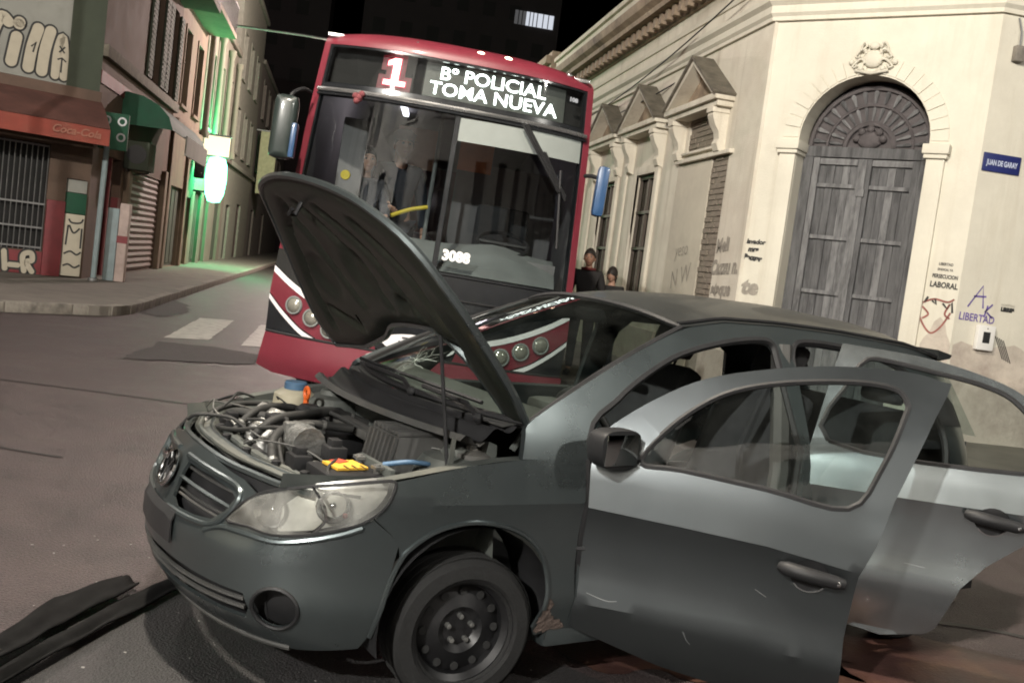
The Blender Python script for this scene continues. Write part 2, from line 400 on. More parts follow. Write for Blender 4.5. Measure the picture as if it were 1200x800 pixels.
# ------------------------------------------------------------------ corner building on the right
CB = thing('corner_building', 'old cream corner building with arched wooden door, pedimented windows and graffiti', 'building', (5.2, 12.25, 0))
CBi = Matrix.Translation((-5.2, -12.25, 0))
def B(mb, name, mats, **k):
    o = mb.build(name, mats, CB, **k); o.matrix_parent_inverse = CBi; return o
fA = frame((5.2, 0, 0), (0, -1, 0), (1, 0, 0))
P0 = Vector((5.25, 12.2, 0)); P1 = Vector((7.1, 10.3, 0)); CL = (P1-P0).length
du = (P1-P0).normalized(); fD = frame(P0, du, (-du.y, du.x, 0))
fC = frame((0, 10.3, 0), (1, 0, 0), (0, 1, 0))
def rect(a, b, c, d): return [(a, c), (b, c), (b, d), (a, d)]
bays = [14.29, 16.95, 19.4, 22.05, 24.6]
holes = [rect(-15.2, -13.13, .3, 3.44), rect(-14.9, -13.6, 3.58, 4.17)]
for c in bays[1:]: holes.append(rect(-c-.30, -c+.72, 1.2, 3.4))
mb = MB(fA); mb.sheet(rect(-26, -12.2, .75, 5.9), lambda u, z: (u, 0, z), holes, step=2.5, thick=.32); B(mb, 'wall', m_creamA, smooth=0)
mb = MB(fA); mb.box(-26, -15.2, -.05, .3, .13, .75); mb.box(-13.13, -12.2, -.05, .3, .13, .75); B(mb, 'plinth', m_dado, smooth=0)
# chamfered entrance wall
ac, ar, aspz = 1.28, .79, 3.52
arch = [(ac-ar, .14), (ac-ar, aspz)]+[(ac-ar*math.cos(PI*k/24), aspz+.06+ar*math.sin(PI*k/24)) for k in range(25)]+[(ac+ar, aspz), (ac+ar, .14)]
mb = MB(fD); mb.sheet([(0, .14)]+arch+[(CL, .14), (CL, 5.9), (0, 5.9)], lambda u, z: (u, 0, z), step=2.5, thick=.36); B(mb, 'entrance_wall', m_cream, smooth=0)
mb = MB(fC); mb.sheet(rect(7.1, 18, .9, 5.9), lambda u, z: (u, 0, z), step=3, thick=.3); B(mb, 'wall', m_cream, smooth=0)
mb = MB(fC); mb.box(7.1, 18, -.03, .3, .13, .9); B(mb, 'plinth', m_dado, smooth=0)
mb = MB(fC); mb.sheet([(7.13, .9)]+[(7.13+i*.10, 1.22+.10*math.sin(i*.31)+.05*math.sin(i*.83+1)+random.uniform(-.015, .015)) for i in range(103)]+[(17.4, .9)], lambda u, z: (u, -.004, z), step=1); B(mb, 'damp_stain', m_dado, smooth=0)
mb = MB(fD); mb.sheet([(2.32, .2), (CL, .2), (CL, 1.27), (2.6, 1.36), (2.56, 1.5), (2.5, 1.56), (2.44, 1.5), (2.40, 1.36), (2.35, 1.3), (2.32, 1.22)], lambda u, z: (u, -.004, z), step=1); B(mb, 'damp_stain', m_dado, smooth=0)
mb = MB(); mb.box(5.6, 18, 10.7, 26, 6.2, 6.3); mb.box(17.7, 18, 10.3, 26, .15, 6.2); mb.box(5.2, 18, 25.8, 26.1, .15, 7.0); B(mb, 'roof', m_corn, smooth=0)
# string mouldings swept round the corner
def sweep(mb, path, prof, cap=True):
    n = len(path); offs = []
    for i in range(n):
        def nrm(a, b): d = Vector((b[0]-a[0], b[1]-a[1])).normalized(); return Vector((d.y, -d.x))
        if i == 0: v = nrm(path[0], path[1])
        elif i == n-1: v = nrm(path[-2], path[-1])
        else:
            a, b = nrm(path[i-1], path[i]), nrm(path[i], path[i+1]); v = (a+b)/(1+a.dot(b))
        offs.append(v)
    m = len(prof); vs = [(path[i][0]+offs[i].x*o, path[i][1]+offs[i].y*o, z) for i in range(n) for o, z in prof]
    fs = [(i*m+k, i*m+(k+1) % m, (i+1)*m+(k+1) % m, (i+1)*m+k) for i in range(n-1) for k in range(m)]
    fs += [list(range(m)), [(n-1)*m+k for k in range(m)][::-1]]
    return mb.add(vs, fs)
path = [(5.2, 26.1), (5.2, 12.25), (5.25, 12.2), (7.1, 10.3), (18, 10.3)]
path = [(5.2, 26.1), (5.21, 12.23), (7.09, 10.31), (18, 10.3)]
def mld(name, prof, mat): B(sweep(MB(), path, prof), name, mat, smooth=25)
mld('string_moulding', [(-.1, 5.06), (.05, 5.06), (.05, 5.11), (.085, 5.15), (.085, 5.24), (.14, 5.29), (.14, 5.35), (-.1, 5.36)], m_cream)
mld('fillet_moulding', [(-.1, 5.6), (.035, 5.6), (.05, 5.66), (-.1, 5.67)], m_cream)
mld('frieze', [(-.25, 5.9), (.06, 5.9), (.06, 6.12), (-.25, 6.12)], m_corn)
mld('cornice', [(-.25, 6.122), (.34, 6.122), (.36, 6.2), (.46, 6.26), (.5, 6.36), (.5, 6.4), (-.25, 6.44)], m_corn)
mld('parapet', [(-.3, 6.4), (.03, 6.44), (.03, 7.0), (.1, 7.0), (.1, 7.1), (-.3, 7.1)], m_creamA)
mb = MB(fA); mb.box(-.07, .07, -.22, -.055, 5.93, 6.11); d0 = B(mb, 'dentil', m_corn, smooth=0)
d0.matrix_local = d0.matrix_local @ fA @ Matrix.Translation((-12.6, 0, 0)) @ fA.inverted()
for f, us in ((fA, [-12.95-.33*i for i in range(39)]), (fD, [.2+.33*i for i in range(8)]), (fC, [7.35+.33*i for i in range(18)])):
    for u in us: inst(d0, 'dentil', CB, CBi @ f @ Matrix.Translation((u, 0, 0)) @ fA.inverted())
# brick infill of the blocked door and its transom
bk = MB(); bk.box(-.129, .129, -.05, .05, -.035, .035, bev=.006); bk0 = bk.build('brick', m_brick, CB, smooth=0)
bk0.matrix_local = CBi @ fA @ Matrix.Translation((-13.28, .09, .4)); nb = 0
def bricks(u0, u1, z0, z1, dep):
    z = z0+.036; r = 0
    while z < z1:
        u = u0+.13-(.14 if r % 2 else 0)
        while u-.11 < u1:
            a, b = max(u-.125, u0), min(u+.125, u1)
            if b-a > .04:
                s = (b-a)/.25
                inst(bk0, 'brick', CB, CBi @ fA @ Matrix.Translation(((a+b)/2, dep+random.uniform(-.012, .012), z)) @ Matrix.Diagonal((s, 1, 1, 1)))
            u += .27
        z += .08; r += 1
bricks(-13.75, -13.13, .9, 3.44, .065); bricks(-14.9, -13.6, 3.58, 4.17, .075)
mb = MB(fA); mb.box(-15.2, -13.13, .03, .3, .3, 3.44); mb.box(-14.9, -13.6, .04, .3, 3.58, 4.17); B(mb, 'mortar_backing', m_mortar, smooth=0)
mb = MB(fA); mb.box(-15.2, -13.75, .0, .028, .3, 3.44, bev=.006); B(mb, 'boarded_panel', m_board)
mb = MB(fA); mb.box(-15.2, -12.98, -.07, .02, 3.44, 3.5, bev=.01); mb.box(-14.98, -13.55, -.06, .15, 3.56, 3.6, bev=.01); B(mb, 'lintel', m_creamA)
# pedimented bays
def bay(c, first):
    mb = MB(fA); w = 1.1; za, zb = 4.27, 4.95
    mb.box(-c-w, -c+w, -.30, 0, za-.09, za-.002, bev=.015); mb.box(-c-w+.05, -c+w-.05, -.24, 0, za-.17, za-.092, bev=.01); B(mb, 'pediment_base', m_creamA)
    mb = MB(fA); mb.prism([(-c-w+.1, za), (-c+w-.1, za), (-c, zb-.09)], -.06, 0); B(mb, 'tympanum', m_corn, smooth=0)
    for sg in (-1, 1):
        q = MB(fA); q.prism([(-c+sg*w, za), (-c+sg*(w-.16), za), (-c, zb-.12), (-c, zb-.035)], -.30, 0); B(q, 'raking_cornice', m_creamA, smooth=0)
        q = MB(fA); q.prism([(-c+sg*(w+.03), za+.002), (-c+sg*(w+.0), za-.03), (-c, zb-.033), (-c, zb+.01)], -.34, 0); B(q, 'pediment_roof', m_moss, smooth=0)
        q = MB(fA); prof = [(0, 4.09), (-.22, 4.09), (-.24, 3.98), (-.19, 3.86), (-.12, 3.76), (-.10, 3.66), (-.13, 3.6), (-.09, 3.5), (0, 3.46)]
        u = -c+sg*.84; q.prism([(a, z) for a, z in prof], u-.1, u+.1, axis=0); q.box(u-.12, u+.12, -.26, 0, 4.02, 4.095, bev=.01); B(q, 'console', m_creamA, smooth=30)
    if not first:
        u0, u1 = -c-.30, -c+.72
        mb = MB(fA)
        for a, b, z0, z1 in ((u0-.18, u0-.003, 1.2, 3.55), (u1+.003, u1+.18, 1.2, 3.55), (u0-.003, u1+.003, 3.403, 3.55)): mb.box(a, b, -.06, 0, z0, z1, bev=.015)
        mb.box(u0-.22, u1+.22, -.1, .2, 1.08, 1.197, bev=.02); mb.box(u0-.9, u0-.75, -.035, 0, .8, 3.6); B(mb, 'window_surround', m_creamA)
        mb = MB(fA); mb.box(u0, u1, .13, .3, 1.2, 3.4); B(mb, 'window_recess', m_dark, smooth=0)
        sh = MB(fA)
        for z in (1.22, 2.08, 2.72, 3.33): sh.box(u0+.002, u1-.002, .02, .08, z, z+.05)
        for x in (u0+.03, (u0+u1)/2, u1-.03): sh.box(x-.02, x+.02, .025, .075, 1.22, 3.39)
        wf = B(sh, 'window', m_winwood, smooth=0)
        mb = MB(fA); mb.box(u0+.02, u1-.02, .085, .092, 1.24, 3.36); mb.build('pane', m_glassd, wf, smooth=0)
for i, c in enumerate(bays): bay(c, i == 0)
# arched entrance
mb = MB(fD)
for k in range(21):
    a0, a1 = PI*(k+.06)/21, PI*(k+.94)/21
    P = [(ac-r*math.cos(a), aspz+.07+r*math.sin(a)) for r, a in ((.80, a0), (.80, (a0+a1)/2), (.80, a1), (1.0, a1), (1.0, (a0+a1)/2), (1.0, a0))]
    q = MB(fD); q.prism(P, -.018 if k % 2 else -.011, .02); B(q, 'voussoir', m_cream, smooth=0)
for u0, u1 in ((ac-1.0, ac-ar-.003), (ac+ar+.003, ac+1.0)):
    mb = MB(fD); mb.box(u0, u1, -.05, .02, .16, 3.38, bev=.01)
    mb.box(u0-.03, u1+.03, -.09, .36, 3.382, 3.43, bev=.012); mb.box(u0-.05, u1+.05, -.12, .36, 3.432, 3.55, bev=.02)
    mb.box(u0-.04, u1+.04, -.09, .1, .15, .6, bev=.02)
    B(mb, 'pilaster', m_cream)
mb = MB(fD); mb.ball((ac, -.03, 4.56), .13, sc=(1.0, .4, .85))
for sg in (-1, 1):
    for r, z, w in ((.19, 4.50, .024), (.16, 4.62, .022), (.10, 4.70, .018)):
        mb.tube([(ac+sg*(.09+r*.55*(1-math.cos(k*.5))*.8-(.05 if k > 5 else 0)), -.05-.015*math.sin(k), z+.055*math.sin(k*.75)) for k in range(9)], [w*(1-.06*k) for k in range(9)], 6)
    mb.ball((ac+sg*.26, -.03, 4.52), .035, 8, 6); mb.ball((ac+sg*.13, -.05, 4.44), .035, 8, 6)
mb.ball((ac, -.06, 4.71), .05, sc=(1.3, .6, .9)); mb.tube([(ac-.2, -.04, 4.42), (ac, -.06, 4.38), (ac+.2, -.04, 4.42)], .022, 6)
B(mb, 'cartouche', m_cream, smooth=60)
D = .30
mb = MB(fD)
for u0, u1 in ((ac-ar+.003, ac-.66), (ac+.66, ac+ar-.003)): mb.box(u0, u1, D-.04, D+.05, .16, 3.40)
mb.box(ac-ar+.003, ac+ar-.003, D-.05, D+.05, 3.402, 3.53); B(mb, 'door_frame', m_wood, smooth=0)
mb = MB(fD); mb.box(ac-ar, ac+ar, D+.12, D+.16, .16, 4.5); B(mb, 'door_backing', m_dark, smooth=0)
for sg in (-1, 1):
    def ux(a): return ac+sg*a
    st = MB(fD)
    for a, b in ((.012, .085), (.575, .655)): st.box(min(ux(a), ux(b)), max(ux(a), ux(b)), D-.03, D+.05, .18, 3.395, bev=.006)
    leaf = B(st, 'door', m_woodl if sg < 0 else m_wood, smooth=30)
    for k in range(5):
        a = .088+k*.0975
        q = MB(fD); q.box(min(ux(a), ux(a+.094)), max(ux(a), ux(a+.094)), D+.012+random.uniform(0, .012), D+.04, .2, 3.38, bev=.004)
        o = q.build('plank', random.choice([m_wood, m_wood, m_woodl]), leaf, smooth=0)
    for z in (.35, 1.22, 1.66, 2.36, 3.02, 3.31):
        q = MB(fD); q.box(min(ux(.087), ux(.573)), max(ux(.087), ux(.573)), D-.02, D+.03, z, z+.05 if z < 3.3 else z+.08, bev=.005)
        o = q.build('rail', m_woodl, leaf, smooth=0)
mb = MB(fD); mb.box(ac-.03, ac+.03, D-.055, D-.031, .3, 3.39, bev=.006); mb.box(ac-.05, ac+.05, D-.07, D-.03, 2.92, 3.02, bev=.01); B(mb, 'meeting_stile', m_woodl)
fanc = (ac, aspz+.02)
mb = MB(fD); mb.prism([(fanc[0]+(ar-.02)*math.cos(PI*k/24), fanc[1]+(ar-.02)*math.sin(PI*k/24)) for k in range(25)], D+.04, D+.07); B(mb, 'fanlight_panel', m_fan, smooth=0)
mb = MB(fD)
for r, w in ((.74, .035), (.53, .02), (.30, .035)):
    P = [(fanc[0]+r*math.cos(PI*k/32), D+.02, fanc[1]+r*math.sin(PI*k/32)) for k in range(33)]; mb.tube(P, w, 6)
B(mb, 'fanlight_ring', m_fan)
for k in range(15):
    a = PI*(k+.5)/15; e = Vector((math.cos(a), 0, math.sin(a))); q = MB(fD)
    for r0, r1, w in ((.33, .51, .026), (.55, .71, .034)):
        p = Vector((fanc[0], D+.02, fanc[1])); q.tube([p+e*r0, p+e*(r0*.7+r1*.3), p+e*(r1*.85+r0*.15), p+e*r1], [w*.35, w*.6, w, w*.6], 6)
    B(q, 'fan_petal', m_woodl if k % 2 else m_wood)
mb = MB(fD); mb.ball((ac, D+.02, aspz+.12), .16, sc=(1, .35, .7)); 
for a in (.3, .9, 1.57, 2.24, 2.84): mb.ball((ac+.17*math.cos(a), D+.0, aspz+.08+.17*math.sin(a)), .05, 8, 6)
B(mb, 'fan_rosette', m_fan, smooth=60)
mb = MB(fD); mb.box(ac-.9, ac+.9, -.25, .3, .13, .17, bev=.01); B(mb, 'doorstep', m_kerb)
# graffiti, flat on the plaster
def S(f, dep=-.006): return lambda u, z: (u, dep, z)
def word(f, s, size, u, z, mat, rot=0., shear=.15, name='graffiti', bold=.0, dep=-.006, sx=1.):
    c, q = math.cos(rot), math.sin(rot); mb = MB(f)
    text_mb(mb, s, size, lambda x, y: (u+x*c-y*q, dep, z+x*q+y*c), shear=shear, bold=bold, sx=sx); return B(mb, name, mat, smooth=0)
word(fA, 'Meli', .26, -13.0+.12, 2.08, m_grafg, .1, bold=.012); word(fA, 'Cazzu n.', .27, -12.72, 1.78, m_grafg, .05, bold=.014); word(fA, 'ataque', .25, -12.75, 1.48, m_grafg, .04, bold=.014)
word(fD, 'lavador', .085, .12, 2.2, m_grafk, .0, bold=.004); word(fD, 'mrs', .09, .1, 2.1, m_grafk, .03, bold=.006); word(fD, 'Pecuar', .09, .1, 1.99, m_grafk, -.06, bold=.008)
word(fD, 'te', .27, .12, 1.55, m_grafg, .0, bold=.016)
word(fA, 'yeso', .3, -14.5, 2.0, m_grafg, .1, bold=-.002); word(fA, 'N W', .4, -14.4, 1.55, m_grafg, .2, bold=-.002)
word(fD, 'LIBERTAD', .045, 2.47, 2.16, m_grafk, -.02, 0, bold=.001, sx=.8); word(fD, 'SINDICAL YA', .036, 2.47, 2.10, m_grafk, -.02, 0, bold=.001, sx=.8); word(fD, 'PERSECUCION', .062, 2.48, 2.01, m_grafk, -.02, 0, bold=.002, sx=.7)
word(fD, 'LABORAL', .092, 2.48, 1.90, m_grafk, -.02, 0, bold=.003, sx=.78)
mb = MB(fD)
for P in ([(2.28, 1.72), (2.26, 1.58), (2.32, 1.45), (2.42, 1.36), (2.52, 1.45), (2.6, 1.62)], [(2.27, 1.7), (2.4, 1.76), (2.55, 1.74), (2.62, 1.78)], [(2.28, 1.66), (2.36, 1.58), (2.3, 1.52)], [(2.58, 1.72), (2.54, 1.6), (2.6, 1.55)]): mb.ribbon(spl(P, 6), .022, S(fD))
B(mb, 'graffiti', m_grafr, smooth=0)
mb = MB(fD)
for P in ([(2.3, 1.71), (2.33, 1.78)], [(2.38, 1.74), (2.43, 1.7), (2.41, 1.77)], [(2.5, 1.72), (2.56, 1.66), (2.6, 1.74), (2.62, 1.62)]): mb.ribbon(P, .025, S(fD))
B(mb, 'graffiti', m_grafk, smooth=0)
mb = MB(fC)
for P in ([(7.24, 1.72), (7.4, 1.98), (7.44, 1.72)], [(7.3, 1.85), (7.46, 1.86)], [(7.5, 1.76), (7.47, 1.62)], [(7.47, 1.68), (7.56, 1.78)], [(7.5, 1.68), (7.58, 1.62)]): mb.ribbon(P, .02, S(fC))
B(mb, 'graffiti', m_grafv, smooth=0)
word(fC, 'LIBERTAD', .125, 7.38, 1.56, m_grafv, -.02, 0, bold=.002, sx=.85)
word(fC, 'LIBRES', .06, 7.76, 1.72, m_grafk, -.02, 0, bold=.006); word(fC, 'NOSOTRAS', .035, 7.76, 1.78, m_grafg, -.02, 0)
mb = MB(fC)
for i in range(5): mb.ribbon([(7.66+i*.028, 1.42-.01*i), (7.80+i*.028, 1.16-.01*i)], .012, S(fC))
B(mb, 'graffiti', m_grafk, smooth=0)
# fittings on the wall
fS = frame((7.37, 10.3, 3.39), (1, 0, 0), (0, 1, 0))
t = thing('street_sign', 'small blue enamel street name plate high on the cream wall', 'street sign', (7.37, 10.3, 3.39))
mb = MB(); mb.box(-.24, .24, -.02, 0, -.105, .105, bev=.006); mb.build('plate', m_blue, t)
mb = MB(); text_mb(mb, 'JUAN DE GARAY', .085, lambda x, y: (x, -.023, y-.03), bold=.003, sx=.62); mb.build('lettering', M('sign_white', (.5, .55, .68), .5), t, smooth=0)
t = thing('meter_box', 'white utility meter box with dark window low on the cream wall', 'meter box', (7.5, 10.3, 1.385))
mb = MB(); mb.box(-.11, .11, -.07, 0, -.145, .145, bev=.012); mb.build('case', m_white, t)
mb = MB(); mb.box(-.045, .045, -.074, -.068, -.06, .07, bev=.002); mb.build('window', m_dark, t)
mb = MB(); mb.ball((0, -.072, .11), .008); mb.build('screw', m_steel, t)
t = thing('wall_alarm_box', 'small grey alarm box under the cornice at far right', 'alarm box', (7.34, 10.3, 4.63))
mb = MB(); mb.box(-.06, .06, -.08, 0, -.09, .09, bev=.015); mb.build('case', m_kerb, t); mb = MB(); mb.tube([(0, -.04, .09), (0, -.03, .25), (-.05, -.02, .4)], .012, 6); mb.build('conduit', m_steel, t)

# ------------------------------------------------------------------ street lamps (modelled fittings with their own light)
m_lamp = EM('lamp_lens', (1, .9, .74), 60)
def lamp_head(t, loc, ang, energy, col=(1, .88, .70), rad=.14):
    T = Matrix.Translation(loc) @ Matrix.Rotation(ang, 4, 'Z')
    mb = MB(T); mb.prism(spl([(-.1, .02), (0, .1), (.3, .13), (.62, .08), (.68, 0), (.3, -.005)], 3, True), -.13, .13); mb.build('head', m_steel, t)
    mb = MB(T); mb.box(.12, .6, -.1, .1, -.03, -.008, bev=.008); mb.build('lens', m_lamp, t)
    ld = bpy.data.lights.new('lamp_light', 'POINT'); ld.energy = energy; ld.color = col; ld.shadow_soft_size = rad
    lo = bpy.data.objects.new('lamp_light', ld); COL.objects.link(lo); lo.parent = t; lo.location = T @ Vector((.35, 0, -.2))
def lamp_post(loc, h, arm, ang, label, energy, col=(1, .88, .70)):
    t = thing('street_lamp', label, 'street lamp', loc, group='street lamps')
    mb = MB(); mb.lathe([(0, 0), (.14, 0), (.14, .25), (.085, .4), (.06, h), (0, h)], 14); mb.build('pole', m_steel, t)
    c, s = math.cos(ang), math.sin(ang)
    mb = MB(); mb.tube([(0, 0, h-.15), (c*.25, s*.25, h+.02), (c*arm*.6, s*arm*.6, h+.2), (c*arm, s*arm, h+.24)], .035, 8); mb.build('arm', m_steel, t)
    lamp_head(t, (c*arm, s*arm, h+.24), ang, energy, col); return t
def span_lamp(loc, a, b, label, energy, col=(1, .95, .88)):
    t = thing('hanging_street_lamp', label, 'street lamp', loc, group='street lamps')
    L = Vector(loc); mb = MB(); mb.tube([Vector(a)-L, Vector((0, 0, .45)), Vector(b)-L], .012, 5); mb.build('span_wire', m_dsteel, t)
    mb = MB(); mb.tube([(0, 0, .45), (0, 0, .1)], .02, 6); mb.build('hanger', m_dsteel, t)
    lamp_head(t, (-.3, 0, 0), 0, energy, col); return t
def wall_lamp(loc, arm, label, energy, col):
    t = thing('street_lamp', label, 'street lamp', loc, group='street lamps')
    mb = MB(); mb.box(-.02, .05, -.1, .1, -.2, .2, bev=.02); mb.build('wall_plate', m_steel, t)
    mb = MB(); mb.tube([(0, 0, 0), (.3, 0, .15), (arm*.6, 0, .22), (arm, 0, .2)], .045, 8); mb.build('arm', m_steel, t)
    lamp_head(t, (arm, 0, .2), 0, energy, col); return t
wall_lamp((-5, 37.5, 8.65), 5.0, 'street lamp on a long arm from the far left wall reaching behind the bus', 6800, (1, .78, .72))
span_lamp((-1.2, 3.2, 7.6), (-5.1, 21.3, 8.2), (3.4, -14, 8.0), 'street lamp hung on a span wire over the crossing', 4200, (1, .90, .76))
lamp_post((-11.5, -11.8, 0), 9.8, 2.0, .5, 'street lamp post on the near left side of the cross street', 17500, (1, .965, .90))
lamp_post((3.6, 40, .15), 6.2, 2.2, PI, 'distant street lamp post on the right pavement', 1200, (1, .86, .74))
lamp_post((9.2, -4.2, 0), 7.2, 1.8, 2.2, 'street lamp post on the near right side of the cross street', 1650, (1, .96, .88))
lamp_post((-6.6, 11.8, .15), 7.6, 1.5, -.2, 'added unseen lamp post on the left pavement, lighting the cream facade', 650, (1, .92, .84))  # unseen post added to brighten the facade across the street

# ------------------------------------------------------------------ left corner shop
m_pinkbrn = M('pinkish_plaster', (.125, .08, .06), .9, var=.14, scale=2, bump=.25, bscale=40, dirt=(.07, .05, .038), dscale=1.4)
m_brn = M('brown_plaster', (.10, .066, .048), .9, var=.2, scale=1.6, bump=.2, bscale=40, dirt=(.06, .042, .032), dscale=1.1, streak=(.05, .036, .028))
m_tan = M('tan_plaster', (.19, .14, .10), .9, var=.14, scale=1.8, bump=.25, bscale=40, dirt=(.11, .08, .06), dscale=1.3, streak=(.09, .07, .05))
m_grey = M('grey_sign_wall', (.25, .25, .225), .85, var=.1, scale=2, dirt=(.17, .165, .145), dscale=1.3)
m_grn = M('dark_green_wall', (.05, .06, .042), .85, var=.2, scale=2)
m_gcan = M('green_canvas', (.008, .055, .028), .8, var=.2, scale=3)
m_awn = M('faded_red_awning', (.22, .045, .03), .8, var=.2, scale=2.5, dirt=(.18, .07, .045), dscale=3)
m_awnd = M('awning_canvas', (.10, .042, .033), .85, var=.3, scale=3)
m_shut = M('roller_shutter', (.12, .08, .062), .7, var=.15, scale=3)
m_lblue = M('pale_blue_paint', (.20, .25, .26), .7, var=.15, scale=4, dirt=(.16, .17, .17), dscale=3)
SH = thing('corner_shop', 'pinkish brown corner shop with red awning, barred window and bubble graffiti', 'shop building', (-5, 21.2, 0))
SHi = Matrix.Translation((5, -21.2, 0))
def Bs(mb, name, mats, own=None, **k):
    o = mb.build(name, mats, own or SH, **k)
    if own is None: o.matrix_parent_inverse = SHi
    return o
fL = frame((-5, 21.2, 0), (.8944, .4472, 0), (-.4472, .8944, 0)); fW = frame((-5, 0, 0), (0, 1, 0), (-1, 0, 0)); fX = frame((0, 20.05, 0), (1, 0, 0), (0, 1, 0))
mb = MB(fL); mb.sheet(rect(-2.5, 0, .15, 3.9), lambda u, z: (u, 0, z), [rect(-2.35, -.78, .62, 2.72), rect(-.44, -.04, .17, 2.12)], step=2, thick=.3); Bs(mb, 'wall', m_brn, smooth=0)
mb = MB(fL); mb.box(-2.5, -.62, -.03, .3, 3.9, 5.75); Bs(mb, 'sign_wall', m_grey, smooth=0)
mb = MB(fL); mb.box(-.62, 0, -.06, .3, 3.9, 9.5); Bs(mb, 'corner_pier', m_grn, smooth=0)
mb = MB(fL); mb.box(-2.5, -.62, -.05, .3, 5.75, 9.5); Bs(mb, 'upper_wall', m_brn, smooth=0)
mb = MB(fL); mb.box(-2.5, .04, -.12, .02, 3.62, 3.9, bev=.03); Bs(mb, 'fascia_band', m_pinkbrn)
mb = MB(fX); mb.box(-14, -7.2, 0, .3, .15, 9.5); Bs(mb, 'wall', m_brn, smooth=0)
mb = MB(fL); mb.box(-2.5, -.78, -.04, .0, .15, .6, bev=.01); mb.box(-.78, -.44, -.1, .0, .15, 1.65, bev=.02); Bs(mb, 'red_dado', m_red)
mb = MB(fL); mb.box(-2.35, -.78, .2, .24, .62, 2.72); mb.box(-.44, -.04, .25, .29, .17, 2.12); Bs(mb, 'shop_interior', m_dark, smooth=0)
gr = MB(fL)
for z in (.66, 1.05, 1.52, 2.66): gr.box(-2.33, -.80, .02, .05, z, z+.035)
gr = Bs(gr, 'window_grille', m_steel, smooth=0)
for i in range(16):
    q = MB(fL); u = -2.3+i*.1; q.tube([(u, .035, .62), (u, .035, 2.7)], .011, 5); Bs(q, 'bar', m_steel, gr)
# awning on the corner
aw = MB(fL); aw.sheet([(-2.6, 0), (0.05, 0), (-.02, 1), (-2.6, 1)], lambda u, t: (u, -.02-1.2*t, 3.72-.62*t+.05*math.sin(t*3)), step=.25, thick=.012)
aw = Bs(aw, 'awning', m_awnd, smooth=60)
q = MB(fL); q.sheet([(-2.6, 0), (-.02, 0), (-.02, -.31), (-2.6, -.31)], lambda u, v: (u, -1.225-.01*math.sin(u*9), 3.1+v), step=.12, thick=.01); Bs(q, 'valance', m_awn, aw, smooth=60)
q = MB(fL); q.sheet([(-.02, 3.72), (-1.22, 3.1), (-1.22, 2.79), (-.03, 3.3)], lambda v, z: (-.0+.05*(1+v), v, z), step=.3, thick=.01); Bs(q, 'awning_side', m_awnd, aw, smooth=0)
q = MB(fL); text_mb(q, 'Coca-Cola', .2, lambda x, y: (-.62+x, -1.25, 2.9+y), shear=.3, bold=.006); Bs(q, 'valance_lettering', M('faded_lettering', (.27, .11, .075), .8), aw, smooth=0)
q = MB(fL); q.box(-1.98, -1.95, -1.252, -1.243, 2.82, 3.05); Bs(q, 'valance_tear', m_grey, aw, smooth=0)
q = MB(); q.tube([fL @ Vector((.06, -1.05, .15)), fL @ Vector((.02, -1.15, 3.0))], .0, 4)
# cabinet and boards beside the window
mb = MB(fL); mb.box(-.42, -.06, -.1, .2, .18, 1.42, bev=.02); Bs(mb, 'white_cabinet', m_grafw)
mb = MB(fL); mb.box(-.43, -.05, -.08, .2, 1.43, 1.84, bev=.015); Bs(mb, 'green_cabinet', m_gcan)
mb = MB(fL); mb.box(-.42, -.06, -.06, .2, 1.85, 2.1, bev=.01); Bs(mb, 'grey_board', m_grey)
mb = MB(fL)
for P in ([(-.36, 1.32), (-.3, 1.25), (-.14, 1.26), (-.09, 1.34)], [(-.34, 1.2), (-.25, 1.05), (-.14, 1.15)], [(-.38, .8), (-.36, 1.2)], [(-.1, .75), (-.1, 1.15)], [(-.4, .62), (-.28, .68), (-.16, .62), (-.08, .68)], [(-.4, .38), (-.3, .42), (-.18, .36), (-.08, .42)]): mb.ribbon(spl(P, 6), .035, lambda u, z: (u, -.106, z))
Bs(mb, 'graffiti', m_grafk, smooth=0)
def bubble(f, strokes, w, dep, own=Bs):
    a, b = MB(f), MB(f)
    for P in strokes:
        P = spl(P, 7)
        for q, ww, dd in ((a, w+.075, dep), (b, w, dep-.004)):
            q.ribbon(P, ww, lambda u, z: (u, dd, z))
            for e in (P[0], P[-1]): q.add([(e[0]+ww/2*math.cos(k*PI/8), dd-.001, e[1]+ww/2*math.sin(k*PI/8)) for k in range(16)], [list(range(16))])
    own(a, 'graffiti', m_grafk, smooth=0); own(b, 'graffiti', m_grafw, smooth=0)
bubble(fL, [[(-2.36, 4.2), (-2.3, 4.6), (-2.2, 5.0)], [(-2.02, 4.1), (-1.97, 4.6), (-1.85, 4.93), (-1.72, 4.86)], [(-1.62, 4.15), (-1.56, 4.62)], [(-1.54, 4.86), (-1.53, 4.9)], [(-1.32, 4.1), (-1.28, 4.5), (-1.2, 4.86)], [(-1.08, 4.08), (-1.05, 4.5), (-.98, 4.86)]], .2, -.034)
bubble(fL, [[(-.84, 4.05), (-.83, 4.5), (-.76, 4.8), (-.7, 4.5), (-.68, 4.05)]], .15, -.036)
q = MB(fL)
for P in ([(-.8, 4.62), (-.7, 4.5)], [(-.8, 4.5), (-.7, 4.62)], [(-.82, 4.36), (-.74, 4.4), (-.66, 4.34)], [(-.74, 4.4), (-.74, 4.12)], [(-1.3, 4.5), (-1.22, 4.6), (-1.26, 4.4)]): q.ribbon(P, .03, lambda u, z: (u, -.046, z))
Bs(q, 'graffiti', m_grafk, smooth=0)
